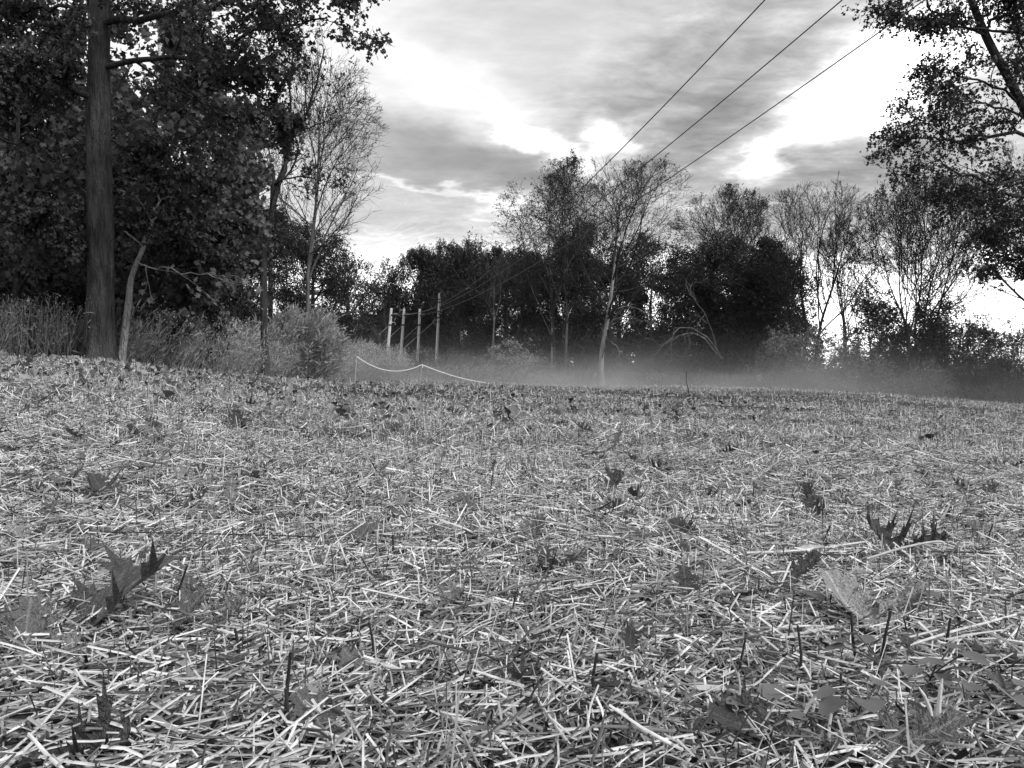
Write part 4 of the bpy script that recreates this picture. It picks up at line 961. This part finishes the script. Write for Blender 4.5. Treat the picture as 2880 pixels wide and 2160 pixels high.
# ---- dark standing stalks and green seedlings in the foreground
rs = np.random.RandomState(808)
ST = [(795, 2090, .075, .08, 'tallest black stalk at the bottom left of centre'), (480, 1730, .06, .3, None), (820, 2120, .05, -.1, None), (2240, 1930, .06, .05, None), (2430, 1900, .07, -.2, None), (2480, 1890, .07, .1, None), (2670, 1860, .05, .05, None), (1720, 1480, .05, .1, None),
      (1380, 1400, .07, .1, None), (1320, 1360, .05, 0, None), (1560, 1340, .05, .1, None), (1100, 1590, .05, .05, None), (650, 1880, .04, .1, None), (2780, 1560, .06, .1, None), (2330, 1560, .05, .1, None), (1050, 1880, .05, -.1, None), (1665, 1990, .05, .1, None), (2080, 1930, .05, .1, None)]
for px, row, L, ln, lab in ST:
    x_, y_ = on_ground(px, row); z_ = float(gz(x_, y_)); p = np.array([x_, y_, z_ - .01]); q = p + np.array([ln * L, rs.normal(0, .1) * L, L + .01])
    a = Mesh(); r_ = .0016 * rs.uniform(.8, 1.3); tubes(a, spline([p, (p + q) / 2 + rs.normal(0, .003, 3), q], 6), np.linspace(1.2, .75, 6) * r_, 6, tone=.035); tubes(a, np.array([q, q + [0, 0, .001]]), np.array([.75 * r_, .0004]), 6, tone=.05)
    tag(a.build('dark_stalk', M['mulch'], origin=(x_, y_, z_)), lab or 'short blackened cut stalk standing among the straw', 'stalk', 'blackened cut stalks')
def seedling(px, row, h, n, lab, seed):
    r = np.random.RandomState(seed); x_, y_ = on_ground(px, row); z_ = float(gz(x_, y_)); b = np.array([x_, y_, z_]); root = empty('weed_seedling', (x_, y_, z_), lab, 'seedling', 'broad leaved seedlings')
    for i in range(n):
        an = r.uniform(0, 6.28); tip = b + np.array([np.cos(an) * h * .6, np.sin(an) * h * .5, h * r.uniform(.6, 1.1)])
        a = Mesh(); tubes(a, spline([b, b + [0, 0, h * .5], tip], 6), np.full(6, .0009), 4, tone=.08); a.build('stem', M['mulch'], root)
        sz = r.uniform(.014, .026); m_ = 10; t = np.linspace(0, 2 * np.pi, m_, endpoint=False)
        ox = np.sin(t) * .5 * (1 + .25 * np.cos(t)); oy = -np.cos(t) * .55 + .5
        out = np.array([np.cos(an), np.sin(an), r.uniform(-.5, .3)]); sd_ = np.cross(out, [0, 0, 1]); V = tip + sz * (ox[:, None] * sd_ + oy[:, None] * out + (np.abs(ox) * .3)[:, None] * [0, 0, 1])
        a = Mesh(); V = np.vstack([V, tip + sz * .5 * out]); a.add(V, np.array([(m_, i_, (i_ + 1) % m_) for i_ in range(m_)]), .17, smooth=True); a.build('leaf', M['foliage'], root)
for k_, (px, row, h, n, lab) in enumerate([(2480, 1960, .06, 5, 'broad leaved seedling below the big pale curled leaf'), (2620, 1990, .055, 6, 'broad leaved seedling right of the first, beside the split stub'), (2240, 1740, .035, 3, 'three leaved seedling left of the big pale curled leaf'),
    (2700, 1780, .045, 4, 'broad leaved seedling at the right above the split stub'), (2170, 2080, .03, 4, 'low seedling by the dark leaf at the bottom right of centre'), (2420, 2080, .045, 4, 'seedling left of the split stub at the bottom'), (2790, 2040, .04, 4, 'seedling at the lower right corner')]):
    seedling(px, row, h, n, lab, 900 + k_)
x_, y_ = on_ground(2640, 2130); z_ = float(gz(x_, y_)); b = np.array([x_, y_, z_]); root = empty('split_stub', (x_, y_, z_), 'bleached split stalk stub splaying open at the bottom right', 'stub')
for q in [(-.022, .0, .075), (-.012, .01, .045), (.006, .0, .085), (.014, .01, .06), (.026, 0, .05), (.0, -.01, .04), (-.03, .01, .03)]:
    a = Mesh(); tubes(a, spline([b - [0, 0, .01], b + np.array(q) * [.3, 1, .5], b + np.array(q) * .75], 5), np.array([.0024, .0022, .0020, .0016, .0007]), 5, tone=.72); a.build('splinter', M['straw'], root)

# ---- long curved stems lying over the straw
for i, (pts, r_, tn, lab) in enumerate([([(1200, 1800), (1380, 1730), (1480, 1700), (1600, 1680), (1760, 1660)], .0017, .16, 'long curved grey stem lying across the straw at the centre'),
    ([(2440, 1612), (2480, 1580), (2530, 1567), (2580, 1590)], .0022, .6, 'pale arched stem over the black leaf cluster'),
    ([(2230, 1600), (2400, 1600), (2600, 1590), (2760, 1592), (2860, 1600)], .0015, .04, 'long thin black stem at the right of the foreground'),
    ([(2560, 1880), (2680, 1840), (2780, 1815), (2860, 1790)], .0018, .7, 'long straight pale straw rising to the right edge'),
    ([(2100, 1600), (2250, 1590), (2440, 1560)], .0022, .7, 'long bright straw crossing left of the black leaf cluster'),
    ([(290, 1540), (500, 1540), (760, 1545), (900, 1548)], .0013, .05, 'long thin dark stem lying level at the left')]):
    P = []
    for px, row in pts:
        x_, y_ = on_ground(px, row + 12); P.append([x_, y_, float(gz(x_, y_)) + .03])
    if i == 1: P = np.array(P); P[:, 1] = P[0, 1]; P[:, 2] = P[0, 2] + np.array([0, .02, .028, .012])
    P = np.array(P); a = Mesh(); tubes(a, spline(P, 16), np.full(16, r_), 5, tone=tn)
    tag(a.build('loose_stem', M['straw'] if tn > .1 else M['mulch'], origin=tuple(P[0])), lab, 'stem')

# ================================================================== MIST
def mist(name, label, x0, x1, y0, y1, z0, z1, dens, fall, ground, fx0, fx1):
    a = Mesh(); v = np.array([(x, y, z) for z in (z0, z1) for y in (y0, y1) for x in (x0, x1)])
    a.add(v, np.array([(0, 2, 3, 1), (4, 5, 7, 6), (0, 1, 5, 4), (2, 6, 7, 3), (0, 4, 6, 2), (1, 3, 7, 5)]))
    m_ = bpy.data.materials.new(name); m_.use_nodes = True; t = NT(m_.node_tree)
    o = t.new('ShaderNodeNewGeometry').outputs['Position']
    sp = t.new('ShaderNodeSeparateXYZ'); t.l.new(o, sp.inputs[0])
    h = t.m('MAXIMUM', t.m('SUBTRACT', sp.outputs[2], ground), 0)
    d = t.m('EXPONENT', t.m('MULTIPLY', t.m('POWER', t.m('MULTIPLY', h, 1 / fall), 1.5), -1))
    nz = t.rng(t.noise(t.mapping(o, sc=(1, 1, 2.5)), .2, 3, .6).outputs[0], .38, .64, .05, 2.0)
    yf = t.rng(sp.outputs[1], y0, y0 + 16, 0, 1, True)
    xf = t.m('MULTIPLY', t.rng(sp.outputs[0], x0, fx0, 0, 1, True), t.rng(sp.outputs[0], fx1, x1, 1, 0, True))
    zt = t.rng(sp.outputs[2], z1 - .8, z1, 1, 0)
    dd = t.m('MULTIPLY', t.m('MULTIPLY', t.m('MULTIPLY', d, nz), t.m('MULTIPLY', yf, xf)), t.m('MULTIPLY', zt, dens))
    vol = t.new('ShaderNodeVolumePrincipled'); vol.inputs['Color'].default_value = (.8, .8, .8, 1); t.put(vol.inputs['Density'], dd)
    vol.inputs['Density Attribute'].default_value = ''
    vol.inputs['Anisotropy'].default_value = .0
    out = t.new('ShaderNodeOutputMaterial'); t.l.new(vol.outputs[0], out.inputs['Volume'])
    m_.cycles.volume_step_rate = 1.0
    tag(a.build(name, m_), label, kind='stuff')
mist('mist', 'low bank of pale ground mist lying along the field edge', -24, 26, 12, 76, -2.4, 3.6, .047, 1.0, -.3, -11, 1)
